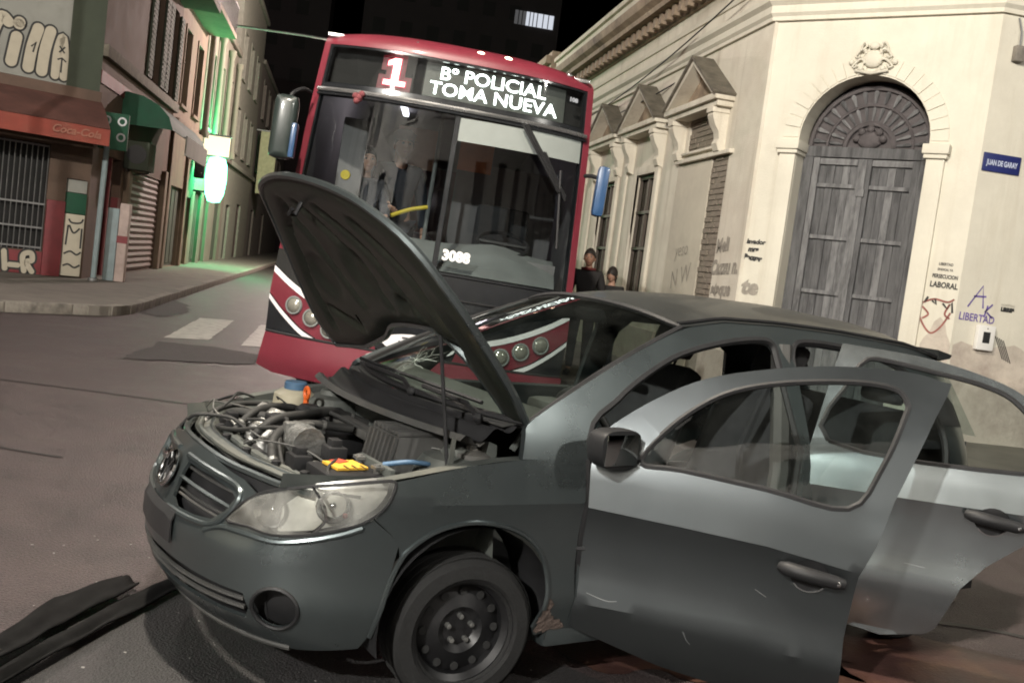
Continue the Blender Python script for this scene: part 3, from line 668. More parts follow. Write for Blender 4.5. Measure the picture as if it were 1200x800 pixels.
bubble(fL, [[(-1.85, .25), (-1.86, .5), (-1.7, .6), (-1.62, .4), (-1.75, .25)], [(-1.42, .22), (-1.46, .55)], [(-1.34, .3), (-1.2, .3)], [(-1.08, .2), (-1.12, .5), (-.98, .56), (-.95, .42), (-1.05, .38), (-.94, .2)]], .1, -.046)
# street side of the corner building
mb = MB(fW); mb.sheet(rect(21.2, 30, .15, 4.7), lambda u, z: (u, 0, z), [rect(22.1, 23.95, .16, 2.75), rect(24.5, 29.0, .16, 2.62)], step=2.5, thick=.3); Bs(mb, 'wall', m_pinkbrn, smooth=0)
mb = MB(fW); mb.sheet(rect(21.2, 30, 4.7, 9.5), lambda u, z: (u, 0, z), [rect(26.0, 27.2, 4.95, 7.3), rect(28.3, 29.4, 4.95, 7.3)], step=2.5, thick=.3); Bs(mb, 'upper_wall', m_brn, smooth=0)
mb = MB(fW); mb.box(21.15, 30, -.13, .1, 4.62, 4.86, bev=.02); Bs(mb, 'string_course', m_moss)
mb = MB(fW); mb.box(21.2, 25, -.03, .0, 4.1, 4.35); Bs(mb, 'faded_stripe', m_red, smooth=0)
mb = MB(fW); mb.box(22.1, 23.95, .2, .24, .16, 2.75); mb.box(26.0, 27.2, .2, .24, 4.95, 7.3); mb.box(28.3, 29.4, .2, .24, 4.95, 7.3); Bs(mb, 'opening_backing', m_dark, smooth=0)
mb = MB(fW); mb.box(22.12, 22.3, -.04, .1, .16, 2.72); mb.box(23.6, 23.9, -.05, .1, .16, 1.9); mb.box(22.9, 23.0, 0, .12, .16, 2.72); Bs(mb, 'door_frame', m_red, smooth=0)
for i in range(16):
    q = MB(fW); z = .18+i*.152; q.prism([(.06, z), (.02, z+.076), (.06, z+.148), (.1, z+.148), (.1, z)], 24.52, 28.98, axis=0); Bs(q, 'shutter_slat', m_shut, smooth=0)
for u in (24.3, 29.05):
    mb = MB(fW); mb.box(u, u+.35, -.12, .05, .15, 2.9, bev=.02); Bs(mb, 'pilaster', m_tan)
for u in (26.0, 28.3):
    for dx in (-.5, 1.2):
        q = MB(fW); q.box(u+dx-.02, u+dx+.5, -.07, -.02, 4.95, 7.25)
        for i in range(18): q.box(u+dx+.03, u+dx+.45, -.085, -.07, 5.02+i*.122, 5.07+i*.122)
        Bs(q, 'window_shutter', m_grn, smooth=0)
mb = MB(fW); mb.box(25, 30, -1.0, 0, 7.6, 7.75); Bs(mb, 'balcony', m_brn, smooth=0)
bal = MB(fW); bal.box(25, 30, -1.0, -.95, 8.6, 8.66); bal = Bs(bal, 'balcony_rail', m_steel, smooth=0)
for i in range(34):
    q = MB(fW); q.tube([(25.02+i*.15, -.97, 7.75), (25.02+i*.15, -.97, 8.62)], .012, 4); Bs(q, 'baluster', m_steel, bal)
# post and pipes on the corner pavement
t = thing('awning_post', 'slim pale post under the end of the red awning', 'post', (-4.72, 20.95, .15)); mb = MB(); mb.tube([(0, 0, 0), (.02, .02, 2.72)], .055, 8); mb.build('shaft', m_lblue, t); mb = MB(); mb.lathe([(.1, 0), (.1, .05), (.06, .06)], 10); mb.build('base', m_steel, t)
t = thing('utility_pillar', 'pale blue and pink utility pillar standing by the awning post', 'utility pillar', (-4.45, 21.6, .15)); mb = MB(); mb.box(-.22, .0, -.12, .12, 0, 1.5, bev=.02); mb.build('blue_case', m_lblue, t); mb = MB(); mb.box(.01, .2, -.14, .1, 0, 1.62, bev=.02); mb.build('white_case', M('dirty_white_pink', (.36, .28, .25), .7, var=.25, scale=4), t); mb = MB(); mb.box(.0, .21, -.145, -.13, .8, .95); mb.build('band', m_red, t)
t = thing('wall_meter_board', 'dark green board with round dials beside the awning', 'meter board', (-4.72, 21.45, 3.2))
mb = MB(); mb.box(-.26, .3, -.05, .05, -.38, .36, bev=.02); mb.build('board', m_gcan, t)
for x, z in ((-.12, .2), (.18, .2), (.18, -.12), (-.12, -.12)):
    q = MB(); q.lathe([(.055, -.075), (.09, -.075), (.09, -.045), (.055, -.045)], 14, (x, 0, z), 'y'); q.build('dial', m_steel, t)
# green canvas canopy over the shuttered door
t = thing('green_canopy', 'green canvas canopy over the shuttered shopfront', 'awning', (-5, 24.2, 3.6)); ti = Matrix.Translation((5, -24.2, -3.6))
def Bc(mb, n, m, **k): o = mb.build(n, m, t, **k); o.matrix_parent_inverse = ti; return o
mb = MB(fW); mb.sheet([(23.4, 0), (29.0, 0), (29.0, 1), (23.4, 1)], lambda u, s: (u, -.05-1.05*math.sin(s*1.5), 4.25-.75*(1-math.cos(s*1.5))), step=.3, thick=.015); Bc(mb, 'canvas', m_gcan, smooth=60)
mb = MB(fW); mb.sheet([(0, 4.25)]+[(-.05-1.05*math.sin(k*.15), 4.25-.75*(1-math.cos(k*.15))) for k in range(11)]+[(0, 3.55)], lambda v, z: (23.4, v, z), step=.3, thick=.01); Bc(mb, 'canvas_end', m_gcan, smooth=0)
mb = MB(fW); mb.box(25.2, 28.9, -1.17, -1.13, 3.15, 3.62); Bc(mb, 'valance', m_grey, smooth=0)
t = thing('air_conditioner', 'dark air conditioner box hung beneath the green canopy', 'air conditioner', (-4.75, 24.4, 2.95)); mb = MB(); mb.box(-.24, .3, -.4, .4, -.35, .3, bev=.03); mb.build('case', m_grn, t)
mb = MB(); mb.lathe([(0, -.415), (.22, -.415), (.22, -.4), (.0, -.4)], 16, (0.03, 0, 0), 'y'); mb.build('fan_grille', m_dsteel, t); mb = MB(); mb.tube([(-.2, -.3, -.35), (-.2, .35, -.45), (.2, .35, -.36)], .02, 6); mb.build('bracket', m_steel, t)
# ------------------------------------------------------------------ further houses of the left row
def facade(name, label, y0, y1, h, mat, wins, gf, x=-5.0, trim=None, group=None, lit=()):
    t = thing(name, label, 'building', (x, y0, 0), group=group); inv = Matrix.Translation((-x, -y0, 0))
    f = frame((x, 0, 0), (0, 1, 0), (-1, 0, 0))
    def bb_(mb, n, m, own=None, **k):
        o = mb.build(n, m, own or t, **k)
        if own is None: o.matrix_parent_inverse = inv
        return o
    H = [rect(a, b, c, d) for a, b, c, d in wins+gf]
    mb = MB(f); mb.sheet(rect(y0, y1, .15, h), lambda u, z: (u, 0, z), H, step=3, thick=.3); bb_(mb, 'wall', mat, smooth=0)
    mb = MB(f); mb.box(y0, y0+.25, .3, 9, .15, h-.02); mb.box(y1-.25, y1, .3, 9, .15, h-.02); mb.box(y0, y1, .3, 9, h-.2, h); bb_(mb, 'roof', mat, smooth=0)
    for z in ([4.3] + ([h-.35] if h < 14 else [7.7, 11])):
        mb = MB(f); mb.box(y0, y1, -.16, 0, z, z+.22, bev=.03); bb_(mb, 'string_course', trim or mat)
    for i, (a, b, c, d) in enumerate(wins):
        mb = MB(f)
        for p in ((a-.1, a-.002, c, d+.1), (b+.002, b+.1, c, d+.1), (a-.002, b+.002, d+.002, d+.12)): mb.box(p[0], p[1], -.04, 0, p[2], p[3])
        mb.box(a-.12, b+.12, -.1, .1, c-.1, c-.002); w = bb_(mb, 'window', trim or mat, smooth=0)
        mb = MB(f); mb.box(a, b, .15, .18, c, d); bb_(mb, 'pane', m_dark, w, smooth=0)
        mb = MB(f); mb.box((a+b)/2-.03, (a+b)/2+.03, .11, .148, c, d); mb.box(a, b, .11, .147, c+(d-c)*.6, c+(d-c)*.6+.05); bb_(mb, 'frame', m_winwood, w, smooth=0)
    for i, (a, b, c, d) in enumerate(gf):
        mb = MB(f); mb.box(a, b, .12, .16, c, d)
        for k in range(4): mb.box(a+(b-a)*(k+.1)/4, a+(b-a)*(k+.9)/4, .1, .12, c+.1, d-.1)
        bb_(mb, 'door', m_grn if i % 2 == 0 else m_winwood, smooth=0)
    return t, bb_, f
t2, b2, f2 = facade('terraced_house', 'tan two storey house between the shuttered shop and the lit sign', 30, 35.2, 10.5, m_tan, [(30.7, 31.8, 5, 7.2), (33.2, 34.3, 5, 7.2)], [(30.2, 32.9, .16, 2.6), (33.6, 34.9, .16, 2.4)], trim=m_tan)
mb = MB(f2); mb.box(30, 35.2, -.9, 0, 7.9, 8.05); b2(mb, 'balcony', m_tan, smooth=0)
mb = MB(f2); mb.box(30, 35.2, -.9, -.86, 8.9, 8.95); br = b2(mb, 'balcony_rail', m_steel, smooth=0)
for i in range(30):
    q = MB(f2); q.tube([(30.05+i*.175, -.88, 8.05), (30.05+i*.175, -.88, 8.92)], .012, 4); b2(q, 'baluster', m_steel, br)
for u in (29.85, 33.0):
    mb = MB(f2); mb.box(u, u+.33, -.1, .1, .15, 4.3, bev=.02); b2(mb, 'pilaster', m_tan)
m_pale = M('pale_plaster', (.15, .14, .11), .88, var=.12, scale=1.6, bump=.2)
t3, b3, f3 = facade('terraced_house', 'pale columned house behind the glowing green sign', 35.2, 44.5, 9.2, m_pale, [(36.2, 37.4, 5, 7.6), (39.2, 40.4, 5, 7.6), (42.2, 43.4, 5, 7.6)], [(35.8, 37.4, .16, 2.7), (38.2, 39.6, .16, 2.7), (41.5, 43.5, .16, 2.7)])
for u in (35.4, 38, 41, 44):
    mb = MB(f3); mb.lathe([(.16, 4.5), (.16, 4.7), (.11, 4.8), (.10, 8.2), (.15, 8.35), (.15, 8.5)], 12, (u, -.15, 0)); b3(mb, 'column', m_pale)
facade('terraced_house', 'tall dim greenish house along the far left pavement', 44.5, 56, 13, M('dim_plaster', (.2, .21, .17), .9, var=.2), [(46+i*3.3, 47.3+i*3.3, z, z+2) for i in range(3) for z in (5, 8.3)], [(45.5, 47, .16, 2.6), (50, 52, .16, 2.8)])
facade('terraced_house', 'last dark house far down the left side', 56, 84, 11, M('dark_plaster', (.16, .15, .13), .9, var=.2), [(58+i*4, 59.4+i*4, z, z+2) for i in range(6) for z in (5, 8)], [(58, 60, .16, 2.8), (66, 68, .16, 2.8)])
facade('row_house', 'plain dim house beyond the cream corner building', 0, 30, 7.5, M('dull_ochre_plaster', (.3, .24, .17), .9, var=.2), [(3+i*4, 4.4+i*4, 1, 3.3) for i in range(6)], [], x=-5.2)
o = bpy.data.objects['row_house']; o.rotation_euler = (0, 0, PI); o.location = (5.2, 57, 0)
# lit signs
m_green = EM('green_tube', (.13, 1.0, .45), 10); m_lit = EM('lit_panel', (1, .88, .6), 1.5)
t = thing('projecting_sign', 'lit yellowish box sign projecting from the left wall above the green light', 'sign', (-4.5, 35.6, 4.3))
mb = MB(); mb.box(-.52, .5, -.12, .12, -.33, .33, bev=.03); mb.build('face', m_lit, t)
for z in (.335, -.39):
    mb = MB(); mb.box(-.6, .54, -.13, .13, z, z+.055); mb.build('casing', m_steel, t)
t = thing('green_light_sign', 'glaring green upright light sign on the left wall', 'lit sign', (-4.3, 35.2, 3.15))
mb = MB(); mb.lathe([(0, -.8), (.2, -.76), (.31, -.5), (.36, 0), (.33, .5), (.25, .72), (0, .78)], 16, axis='z'); mb.build('tube', m_green, t, smooth=60)
for z in (.5, -.5):
    mb = MB(); mb.box(-.7, -.22, -.04, .04, z, z+.06); mb.build('bracket', m_dsteel, t)
ld = bpy.data.lights.new('sign_light', 'POINT'); ld.energy = 1500; ld.color = (.04, 1, .36); ld.shadow_soft_size = .3
lo = bpy.data.objects.new('sign_light', ld); COL.objects.link(lo); lo.parent = t; lo.location = (-.2, 1.6, 1.0)
t = thing('traffic_signal', 'dark signal box on the wall beside the green light', 'traffic light', (-4.75, 34.5, 3.5)); mb = MB(); mb.box(-.17, .17, -.14, .14, -.42, .42, bev=.03); mb.build('case', m_black, t)
for z in (-.26, 0, .26):
    q = MB(); q.lathe([(.0, -.15), (.1, -.15), (.1, -.24), (.085, -.24), (.085, -.15)], 12, (0, 0, z), 'y'); q.build('visor', m_black, t)
t = thing('vertical_banner', 'pale vertical banner hanging from the far left wall', 'banner', (-4.3, 56.5, 5.4)); mb = MB(); mb.box(-.45, .45, -.04, .04, -1.7, 1.7); mb.build('cloth', M('banner_cloth', (.42, .42, .26), .8), t)
mb = MB(); mb.box(-.7, .5, -.03, .03, 1.72, 1.78); mb.build('rod', m_steel, t)
# ------------------------------------------------------------------ far tower block with lit windows
m_tower = M('far_tower_concrete', (.024, .020, .021), .9, var=.3, scale=.3)
t = thing('tower_block', 'dark tower block far behind the bus with two lit windows', 'tower', (9, 92, 0))
mb = MB(); mb.box(-9, 9, 0, 14, 0, 46); mb.build('body', m_tower, t, smooth=0)
mwl = EM('lit_window', (.85, .9, 1), .75); mwd = EM('dim_window', (.6, .6, .62), .12)
wd = MB(); wd.box(-.55, .55, -.06, .02, -.65, .65); wd0 = wd.build('window', m_dark, t, smooth=0); wd0.location = (-8, 0, 3)
for i in range(7):
    for j in range(13):
        x, z = -7.5+i*2.45, 3+j*3.1
        if (i, j) == (0, 0): continue
        inst(wd0, 'window', t, Matrix.Translation((x, 0, z)))
for x, w, m in ((5.25, .52, mwd), (6.3, .5, mwl), (7.65, .75, mwl)):
    q = MB(); q.box(x-w, x+w, -.13, -.08, 23.75, 25.0); o = q.build('lit_window', m, t, smooth=0)
    for k in (-.33, .33):
        q = MB(); q.box(x+w*k-.04, x+w*k+.04, -.16, -.132, 23.75, 25.0); q.build('mullion', m_dark, o, smooth=0)
t = thing('apartment_block', 'dark apartment block far down the street', 'building', (-12, 95, 0)); mb = MB(); mb.box(-9, 9, 0, 12, 0, 33); mb.build('body', m_tower, t, smooth=0)
w2 = inst(wd0, 'window', t, Matrix.Translation((-7, 0, 3)))
for i in range(6):
    for j in range(9): inst(wd0, 'window', t, Matrix.Translation((-6+i*2.5, 0, 4+j*3.1)))
# overhead wires
def wire(a, b, sag, label):
    a, b = Vector(a), Vector(b); t = MB(); t.tube([a.lerp(b, i/14)-Vector((0, 0, sag*4*(i/14)*(1-i/14))) for i in range(15)], .012, 5)
    tag(t.build('overhead_wire', m_black), label, 'wire', 'overhead wires')
wire((5.0, 12.3, 5.7), (5.0, 25, 4.9), .3, 'thin dark wire slung along the upper cream facade')
wire((5.9, 11.4, 5.9), (4.9, 18, 4.6), .15, 'thin dark wire sloping across the cream wall to the pediments')

# unseen houses behind the camera; the long one added for reflections in glass and paint
m_op1 = M('unseen_house_yellow_plaster', (.5, .45, .35), .9, var=.12); m_op2 = M('added_house_white_plaster', (.33, .32, .30), .9, var=.1)
facade('added_reflection_house', 'long pale yellow house added unseen behind the viewer for its reflection', 0, 46, 12.5, m_op2, [(1.5+i*3.4, 2.9+i*3.4, z, z+2.2) for i in range(13) for z in (1.2, 5.2, 8.8)], [], x=-5.0)
o = bpy.data.objects['added_reflection_house']; o.rotation_euler = (0, 0, PI/2); o.location = (24, -13, 0)
facade('unseen_side_house', 'low unseen house along the left arm of the cross street', 0, 18, 7, m_op1, [(1.5+i*3.4, 2.9+i*3.4, 1.0, 3.3) for i in range(5)], [], x=-5.0)
o = bpy.data.objects['unseen_side_house']; o.rotation_euler = (0, 0, 0); o.location = (-26, -10, 0)

# ================================================================== the wrecked hatchback
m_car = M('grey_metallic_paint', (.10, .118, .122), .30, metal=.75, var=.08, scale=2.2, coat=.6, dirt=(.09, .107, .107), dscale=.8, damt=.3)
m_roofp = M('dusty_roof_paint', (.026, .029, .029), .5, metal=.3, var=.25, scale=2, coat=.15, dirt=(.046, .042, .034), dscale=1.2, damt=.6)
m_doorp = M('grey_door_paint', (.082, .091, .096), .32, metal=.92, var=.05, scale=1, coat=.4)
m_rdoorp = M('lit_door_paint', (.37, .41, .425), .25, metal=.96, var=.05, scale=2, coat=.4)  # light on the rear door put into a paler copy of the paint
m_plast = M('black_plastic', (.014, .014, .015), .55, var=.25, scale=8, spec=.35)
m_greyp = M('dusty_grey_plastic', (.05, .05, .048), .7, var=.35, scale=7, dirt=(.10, .09, .075), dscale=3)
m_rub = M('tyre_rubber', (.008, .008, .008), .85, var=.3, scale=9, bump=.2)
m_rim = M('black_steel_rim', (.013, .013, .014), .42, metal=.3, var=.3, scale=6)
m_chr = M('chrome', (.65, .66, .67), .12, metal=1., var=.05)
m_alu = M('cast_aluminium', (.26, .26, .25), .45, metal=.8, var=.3, scale=10, bump=.3)
m_bay = M('grimy_body_metal', (.075, .083, .078), .6, metal=.2, var=.3, scale=5, dirt=(.13, .12, .095), dscale=2.5)
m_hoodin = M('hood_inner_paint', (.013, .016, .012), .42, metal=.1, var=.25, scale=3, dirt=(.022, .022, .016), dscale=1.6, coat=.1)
m_int = M('dark_interior_fabric', (.030, .030, .032), .9, var=.25, scale=20)
m_seat = M('grey_seat_fabric', (.085, .085, .085), .95, var=.2, scale=25)
m_int2 = M('interior_plastic', (.055, .055, .052), .6, var=.2, scale=6)
m_hose = M('rubber_hose', (.018, .018, .017), .7, var=.3, scale=10)
m_yel = M('yellow_label', (.62, .36, .04), .6, var=.12, scale=10)
m_orange = M('orange_plastic', (.65, .12, .02), .5)
m_resv = M('yellowed_tank', (.42, .38, .28), .5, var=.15)
m_bcap = M('blue_cap', (.06, .12, .2), .5)
m_glassw = GLASS('windscreen_glass', (.72, .79, .76), 1.25, .015, 1.52, film=.03, filmcol=(.25, .27, .25))
m_glasss = GLASS('side_glass', (.66, .72, .71), 1.15, .015, 1.5, film=.03, filmcol=(.3, .32, .3))
m_hlens = GLASS('hazy_headlight_lens', (.92, .93, .9), 1.5, .08, 1.5, film=.65, filmcol=(.52, .52, .49))
m_hin = M('headlight_reflector', (.55, .54, .51), .35, metal=.5, var=.15)
m_redl = M('red_reflex', (.12, .012, .01), .3)
m_mirg = M('mirror_glass', (.55, .6, .6), .04, metal=1., var=.02)

CAR = thing('grey_hatchback', 'crashed dark grey hatchback with raised hood and two open left doors', 'car', (1.358, 4.333, 0), (0, 0, R(202.1)))
PLAN = [(2.03, 0), (2.022, .12), (2.005, .25), (1.965, .40), (1.90, .54), (1.80, .66), (1.66, .745), (1.48, .79), (1.25, .812), (.9, .825), (.5, .83), (0, .832), (-.5, .832), (-.9, .828), (-1.2, .815), (-1.5, .78), (-1.70, .71), (-1.82, .60), (-1.88, .40), (-1.90, .2), (-1.905, 0)]
_c = np.array(spl([(2.022, -.12)]+PLAN+[(-1.90, -.2)], 24)[24:-24])
_ss = np.concatenate([[0], np.cumsum(np.hypot(*np.diff(_c, axis=0).T))])
_t = np.gradient(_c, axis=0); _t /= np.hypot(_t[:, 0], _t[:, 1])[:, None]; _n = np.stack([_t[:, 1], -_t[:, 0]], 1)
if _n[0][0] > 0: _n = -_n
FZ = [.14, .20, .26, .31, .36, .48, .525, .55, .60, .66, .72, .78, .82, .9]; FD = [.22, .12, .05, .02, 0, 0, 0, .016, .03, .05, .085, .15, .24, .40]
SZ = [.16, .20, .25, .33, .375, .40, .44, .50, .60, .68, .72, .85, .93, 1.0, 1.2, 1.33, 1.38, 1.42]; SDv = [.085, .06, .038, .016, .004, .006, .014, .021, .020, .011, 0, .024, .05, .080, .175, .245, .29, .35]
def sd_(z): return float(np.interp(z, SZ, SDv))
def CP_(s, z, out=0.):
    sg = 1 if s >= 0 else -1; a = abs(s)
    w = min(max((a-.45)/.6, 0), 1); w = w*w*(3-2*w)
    d = (1-w)*np.interp(z, FZ, FD)+w*sd_(z)-out
    return (np.interp(a, _ss, _c[:, 0])+np.interp(a, _ss, _n[:, 0])*d, (np.interp(a, _ss, _c[:, 1])+np.interp(a, _ss, _n[:, 1])*d)*sg, z)
SE = float(_ss[-1])
def mir(P): return [(-a, b) for a, b in P][::-1]
def cb(mb, name, mat, own=None, **k): return mb.build(name, mat, own or CAR, **k)
def body(o=0.): return lambda s, z: CP_(s, z, o)

# ---- bumper and grille
halfL = [(0, .745), (.2, .742), (.47, .715), (.56, .69), (.47, .592), (.57, .588), (.67, .58), (.79, .60), (.90, .63), (.96, .652), (.995, .665), (1.07, .61), (1.09, .58), (1.06, .42), (1.02, .27), (1.0, .235), (.79, .21), (.6, .20), (.3, .19), (0, .19)]
out = [(.0, .745)]+halfL[1:-1]+[(0, .19)]+mir(halfL[1:-1])
slot1 = [(.095, .692), (.3, .69), (.44, .676), (.478, .658), (.45, .61), (.40, .574), (.3, .562), (.15, .556), (.10, .575)]
slot2 = [(.12, .615), (.3, .626), (.43, .616), (.38, .582), (.15, .566)]
lowg = [(-.6, .30), (-.3, .305), (0, .30), (.3, .305), (.6, .30), (.62, .34), (.60, .385), (.3, .395), (0, .395), (-.3, .395), (-.6, .385), (-.62, .34)]
def ell(c, a, b, n=20): return [(c[0]+a*math.cos(2*PI*k/n), c[1]+b*math.sin(2*PI*k/n)) for k in range(n)]
fogL = ell((.712, .355), .078, .068)
mb = MB(); mb.sheet(out[::-1], body(), [slot1, mir(slot1), lowg, fogL, mir(fogL)], step=.035, thick=.012)
bump = cb(mb, 'front_bumper', m_car, smooth=24)
mb = MB(); mb.sheet(rect(-.66, .66, .28, .72), body(-.045), step=.08); cb(mb, 'grille_backing', m_plast, bump, smooth=60)
for z in (.335, .365):
    q = MB(); q.tube([CP_(s/20*.6, z, -.01) for s in range(-20, 21)], .008, 6); cb(q, 'grille_slat', m_greyp, bump)
for sg in (1, -1):
    q = MB(); q.grid(lambda u, v: CP_(sg*(.085+.385*u), .648-.018*u*u-.022*v, .004-.03*abs(v-.3)), 16, 4, (0, 1), (0, 1)); o = cb(q, 'grille_bar', m_car, bump, smooth=60)
    for z in (.672, .60, .585): q = MB(); q.tube([CP_(sg*(.09+.37*k/10), z-.010*(k/10)**2, -.022) for k in range(11)], .005, 6); cb(q, 'grille_slat', m_greyp, bump)
    q = MB(); q.tube([CP_(sg*a, z, .001) for a, z in spl([(.07, .71), (.3, .704), (.45, .692), (.497, .664), (.47, .607), (.41, .558), (.3, .545), (.1, .54)], 6)], .011, 8); cb(q, 'grille_frame', m_car, bump)
    q = MB(); q.tube([CP_(sg*a, z, -.002) for a, z in spl([(.38, .532), (.46, .562), (.57, .566), (.68, .562), (.79, .582), (.90, .612), (.97, .640)], 6)], [.004]+[.011]*35+[.004], 8); cb(q, 'bumper_ridge', m_car, bump)
    q = MB(); q.sheet(ell((sg*.712, .355), .085, .075), body(-.05), step=.04); cb(q, 'fog_lamp_recess', m_plast, bump)
    q = MB(); q.tube([CP_(a, z, .003) for a, z in ell((sg*.712, .355), .078, .068, 24)+[(sg*.79, .355)]], .007, 6); cb(q, 'fog_lamp_ring', m_plast, bump)
q = MB(); q.tube([CP_(s/30*.76, .214, -.006) for s in range(-30, 31)], .013, 8); cb(q, 'bumper_lip', m_greyp, bump)
# emblem: ring with V over W
q = MB(); c0 = Vector(CP_(0, .65, .012)); n0 = Vector((1, 0, .35)).normalized(); uy = Vector((0, 1, 0)); uz = n0.cross(uy)*-1
uz = uz if uz.z > 0 else -uz
def em(a, b): return c0+uy*a+uz*b+n0*.006
q.tube([em(.062*math.cos(k*PI/14), .062*math.sin(k*PI/14)) for k in range(29)], .008, 6)
for P in ([(-.032, .05), (0, .006), (.032, .05)], [(-.056, .02), (-.026, -.05), (0, -.004), (.026, -.05), (.056, .02)]): q.tube([em(*p) for p in P], .0065, 6)
cb(q, 'emblem', m_chr, bump)
q = MB(); q.lathe([(0, -.004), (.06, -.004), (.06, .002), (0, .002)], 20, axis='x'); 
eb = cb(q, 'emblem_disc', m_plast, bump); eb.location = c0; eb.rotation_euler = (0, -.33, 0)
q = MB(); q.sheet(rect(-.2, .2, .44, .55), body(.014), step=.05, thick=.006); cb(q, 'licence_plate', M('plate_black', (.022, .022, .023), .5), bump)
# ---- headlights
HL = [(.47, .592), (.56, .682), (.71, .732), (.88, .768), (.99, .788), (1.05, .79), (1.04, .742), (1.01, .692), (.96, .654), (.90, .632), (.79, .602), (.67, .583), (.57, .59)]
for sg in (1, -1):
    P = HL[::-1] if sg > 0 else mir(HL[::-1])
    q = MB(); q.sheet(P, body(.004), step=.035); hl = cb(q, 'headlight', m_hlens, smooth=60)
    q = MB(); q.sheet(P, body(-.05), step=.05); cb(q, 'housing', m_hin, hl, smooth=60)
    q = MB(); q.tube([CP_(a, z, .002) for a, z in spl(P, 3, True)]+[CP_(*P[0], .002)], .006, 5); cb(q, 'seal', m_plast, hl)
    for s0, z0, r in ((.62, .645, .055), (.86, .69, .05)):
        q = MB(); c = Vector(CP_(sg*s0, z0, -.03)); d = (Vector(CP_(sg*s0, z0, 0))-c).normalized()
        T = d.to_track_quat('Z', 'Y').to_matrix().to_4x4(); T.translation = c; q.T = T
        q.lathe([(0, -.05), (r*.5, -.045), (r, .0), (r*1.08, .004)], 18); q.ball((0, 0, -.02), .012, 8, 6); cb(q, 'reflector', m_chr, hl, smooth=60)
    q = MB(); P2 = spl([(.80, .604), (.84, .65), (.83, .70), (.785, .748)], 6); q.tube([CP_(sg*a, z, .001) for a, z in P2], .006, 5); cb(q, 'divider', m_chr, hl)
    q = MB(); q.ball(CP_(sg*.905, .668, -.02), .009, 10, 6); cb(q, 'side_bulb', m_redl, hl)
# ---- fenders
FN = [(1.09, .58), (1.07, .61), (1.0, .668), (1.015, .69), (1.044, .742), (1.054, .79), (1.31, .845), (1.51, .866), (1.775, .875), (1.778, .70), (1.782, .5), (1.79, .25), (1.66, .235), (1.64, .27), (1.665, .34), (1.667, .44), (1.635, .53), (1.56, .60), (1.45, .643), (1.33, .655), (1.22, .63), (1.13, .575), (1.10, .54)]
for sg in (1, -1):
    P = FN[::-1] if sg > 0 else mir(FN[::-1])
    q = MB(); q.sheet(P, body(), step=.035, lines=[[(sg*1.2, .72), (sg*1.77, .72)]], thick=.008); fd = cb(q, 'fender', m_car, smooth=22)
    q = MB(); E = spl([(1.0, .668+.12), (1.31, .845), (1.51, .866), (1.66, .87)], 5)
    q.grid(lambda u, v: tuple(Vector(CP_(sg*np.interp(u, range(len(E)), [e[0] for e in E]), np.interp(u, range(len(E)), [e[1] for e in E]), -.006-.055*min(v*2, 1)))-Vector((0, 0, .002+.10*max(0, v*2-1)))), 20, 4, (0, len(E)-1), (0, 1)); cb(q, 'fender_flange', m_bay, fd, smooth=50)
    q = MB(); q.lathe([(.335, -.26), (.335, .0)], 20, (1.17, sg*.79, .30), 'y', -.25, PI+.25); cb(q, 'wheel_arch_liner', m_plast, fd, smooth=60)
    lip = [(1.03, .28), (1.06, .42), (1.10, .53), (1.14, .58), (1.22, .632), (1.33, .657), (1.45, .645), (1.56, .602), (1.635, .532), (1.668, .44), (1.667, .34)]
    q = MB(); q.tube([CP_(sg*a, z, .002) for a, z in spl(lip, 4)], .009, 6); cb(q, 'arch_lip', m_car, fd)
# ---- side frames
BS = [(1.79, .25), (1.795, .5), (1.79, .70), (1.787, .868), (1.512, .868), (1.53, .95), (1.57, 1.0), (1.87, 1.15), (2.14, 1.27), (2.36, 1.35), (2.6, 1.388), (3.0, 1.395), (3.4, 1.388), (3.9, 1.362), (4.3, 1.31), (4.48, 1.15), (4.64, .95), (SE, .95), (SE, .24), (4.13, .26), (4.11, .43), (3.98, .57), (3.79, .62), (3.6, .565), (3.5, .45), (3.47, .27), (3.46, .22)]
AF = [(1.83, .30), (1.80, .5), (1.795, .93), (1.95, 1.07), (2.12, 1.17), (2.31, 1.25), (2.57, 1.31), (2.78, 1.335), (2.855, 1.32), (2.865, 1.27), (2.90, .9), (2.88, .5), (2.83, .30)]
AR = [(2.96, .30), (2.95, .8), (2.96, 1.27), (3.02, 1.335), (3.25, 1.34), (3.6, 1.305), (3.85, 1.2), (3.98, 1.0), (3.93, .8), (3.73, .66), (3.58, .58), (3.5, .47), (3.46, .30)]
WF = [(1.90, .91), (2.02, 1.07), (2.15, 1.16), (2.34, 1.24), (2.57, 1.295), (2.78, 1.31), (2.83, 1.27), (2.86, .91)]
WR = [(2.98, .91), (2.98, 1.25), (3.03, 1.315), (3.25, 1.315), (3.6, 1.28), (3.82, 1.18), (3.93, .95)]
AF = AF[:1]+spl(AF[1:10], 4)+AF[10:]; AR = AR[:2]+spl(AR[2:10], 4)+AR[10:]; BS = BS[:5]+spl(BS[5:17], 4)+BS[17:]
q = MB(); q.sheet(BS, body(), [AF, AR], step=.05, thick=.03); sf = cb(q, 'body_side', m_car, smooth=24)
for H in (AF, AR):
    q = MB(); q.tube([CP_(a, z, -.012) for a, z in H]+[CP_(*H[0], -.012)], .016, 6); cb(q, 'door_seal', m_plast, sf)
q = MB(); q.sheet(mir(BS), body(), [mir(WF), mir(WR)], step=.06, thick=.03); sf2 = cb(q, 'far_body_side', m_car, smooth=24)
for H in (WF, WR):
    q = MB(); q.sheet(mir(H), body(-.015), step=.08); cb(q, 'side_window', m_glasss, sf2, smooth=60)
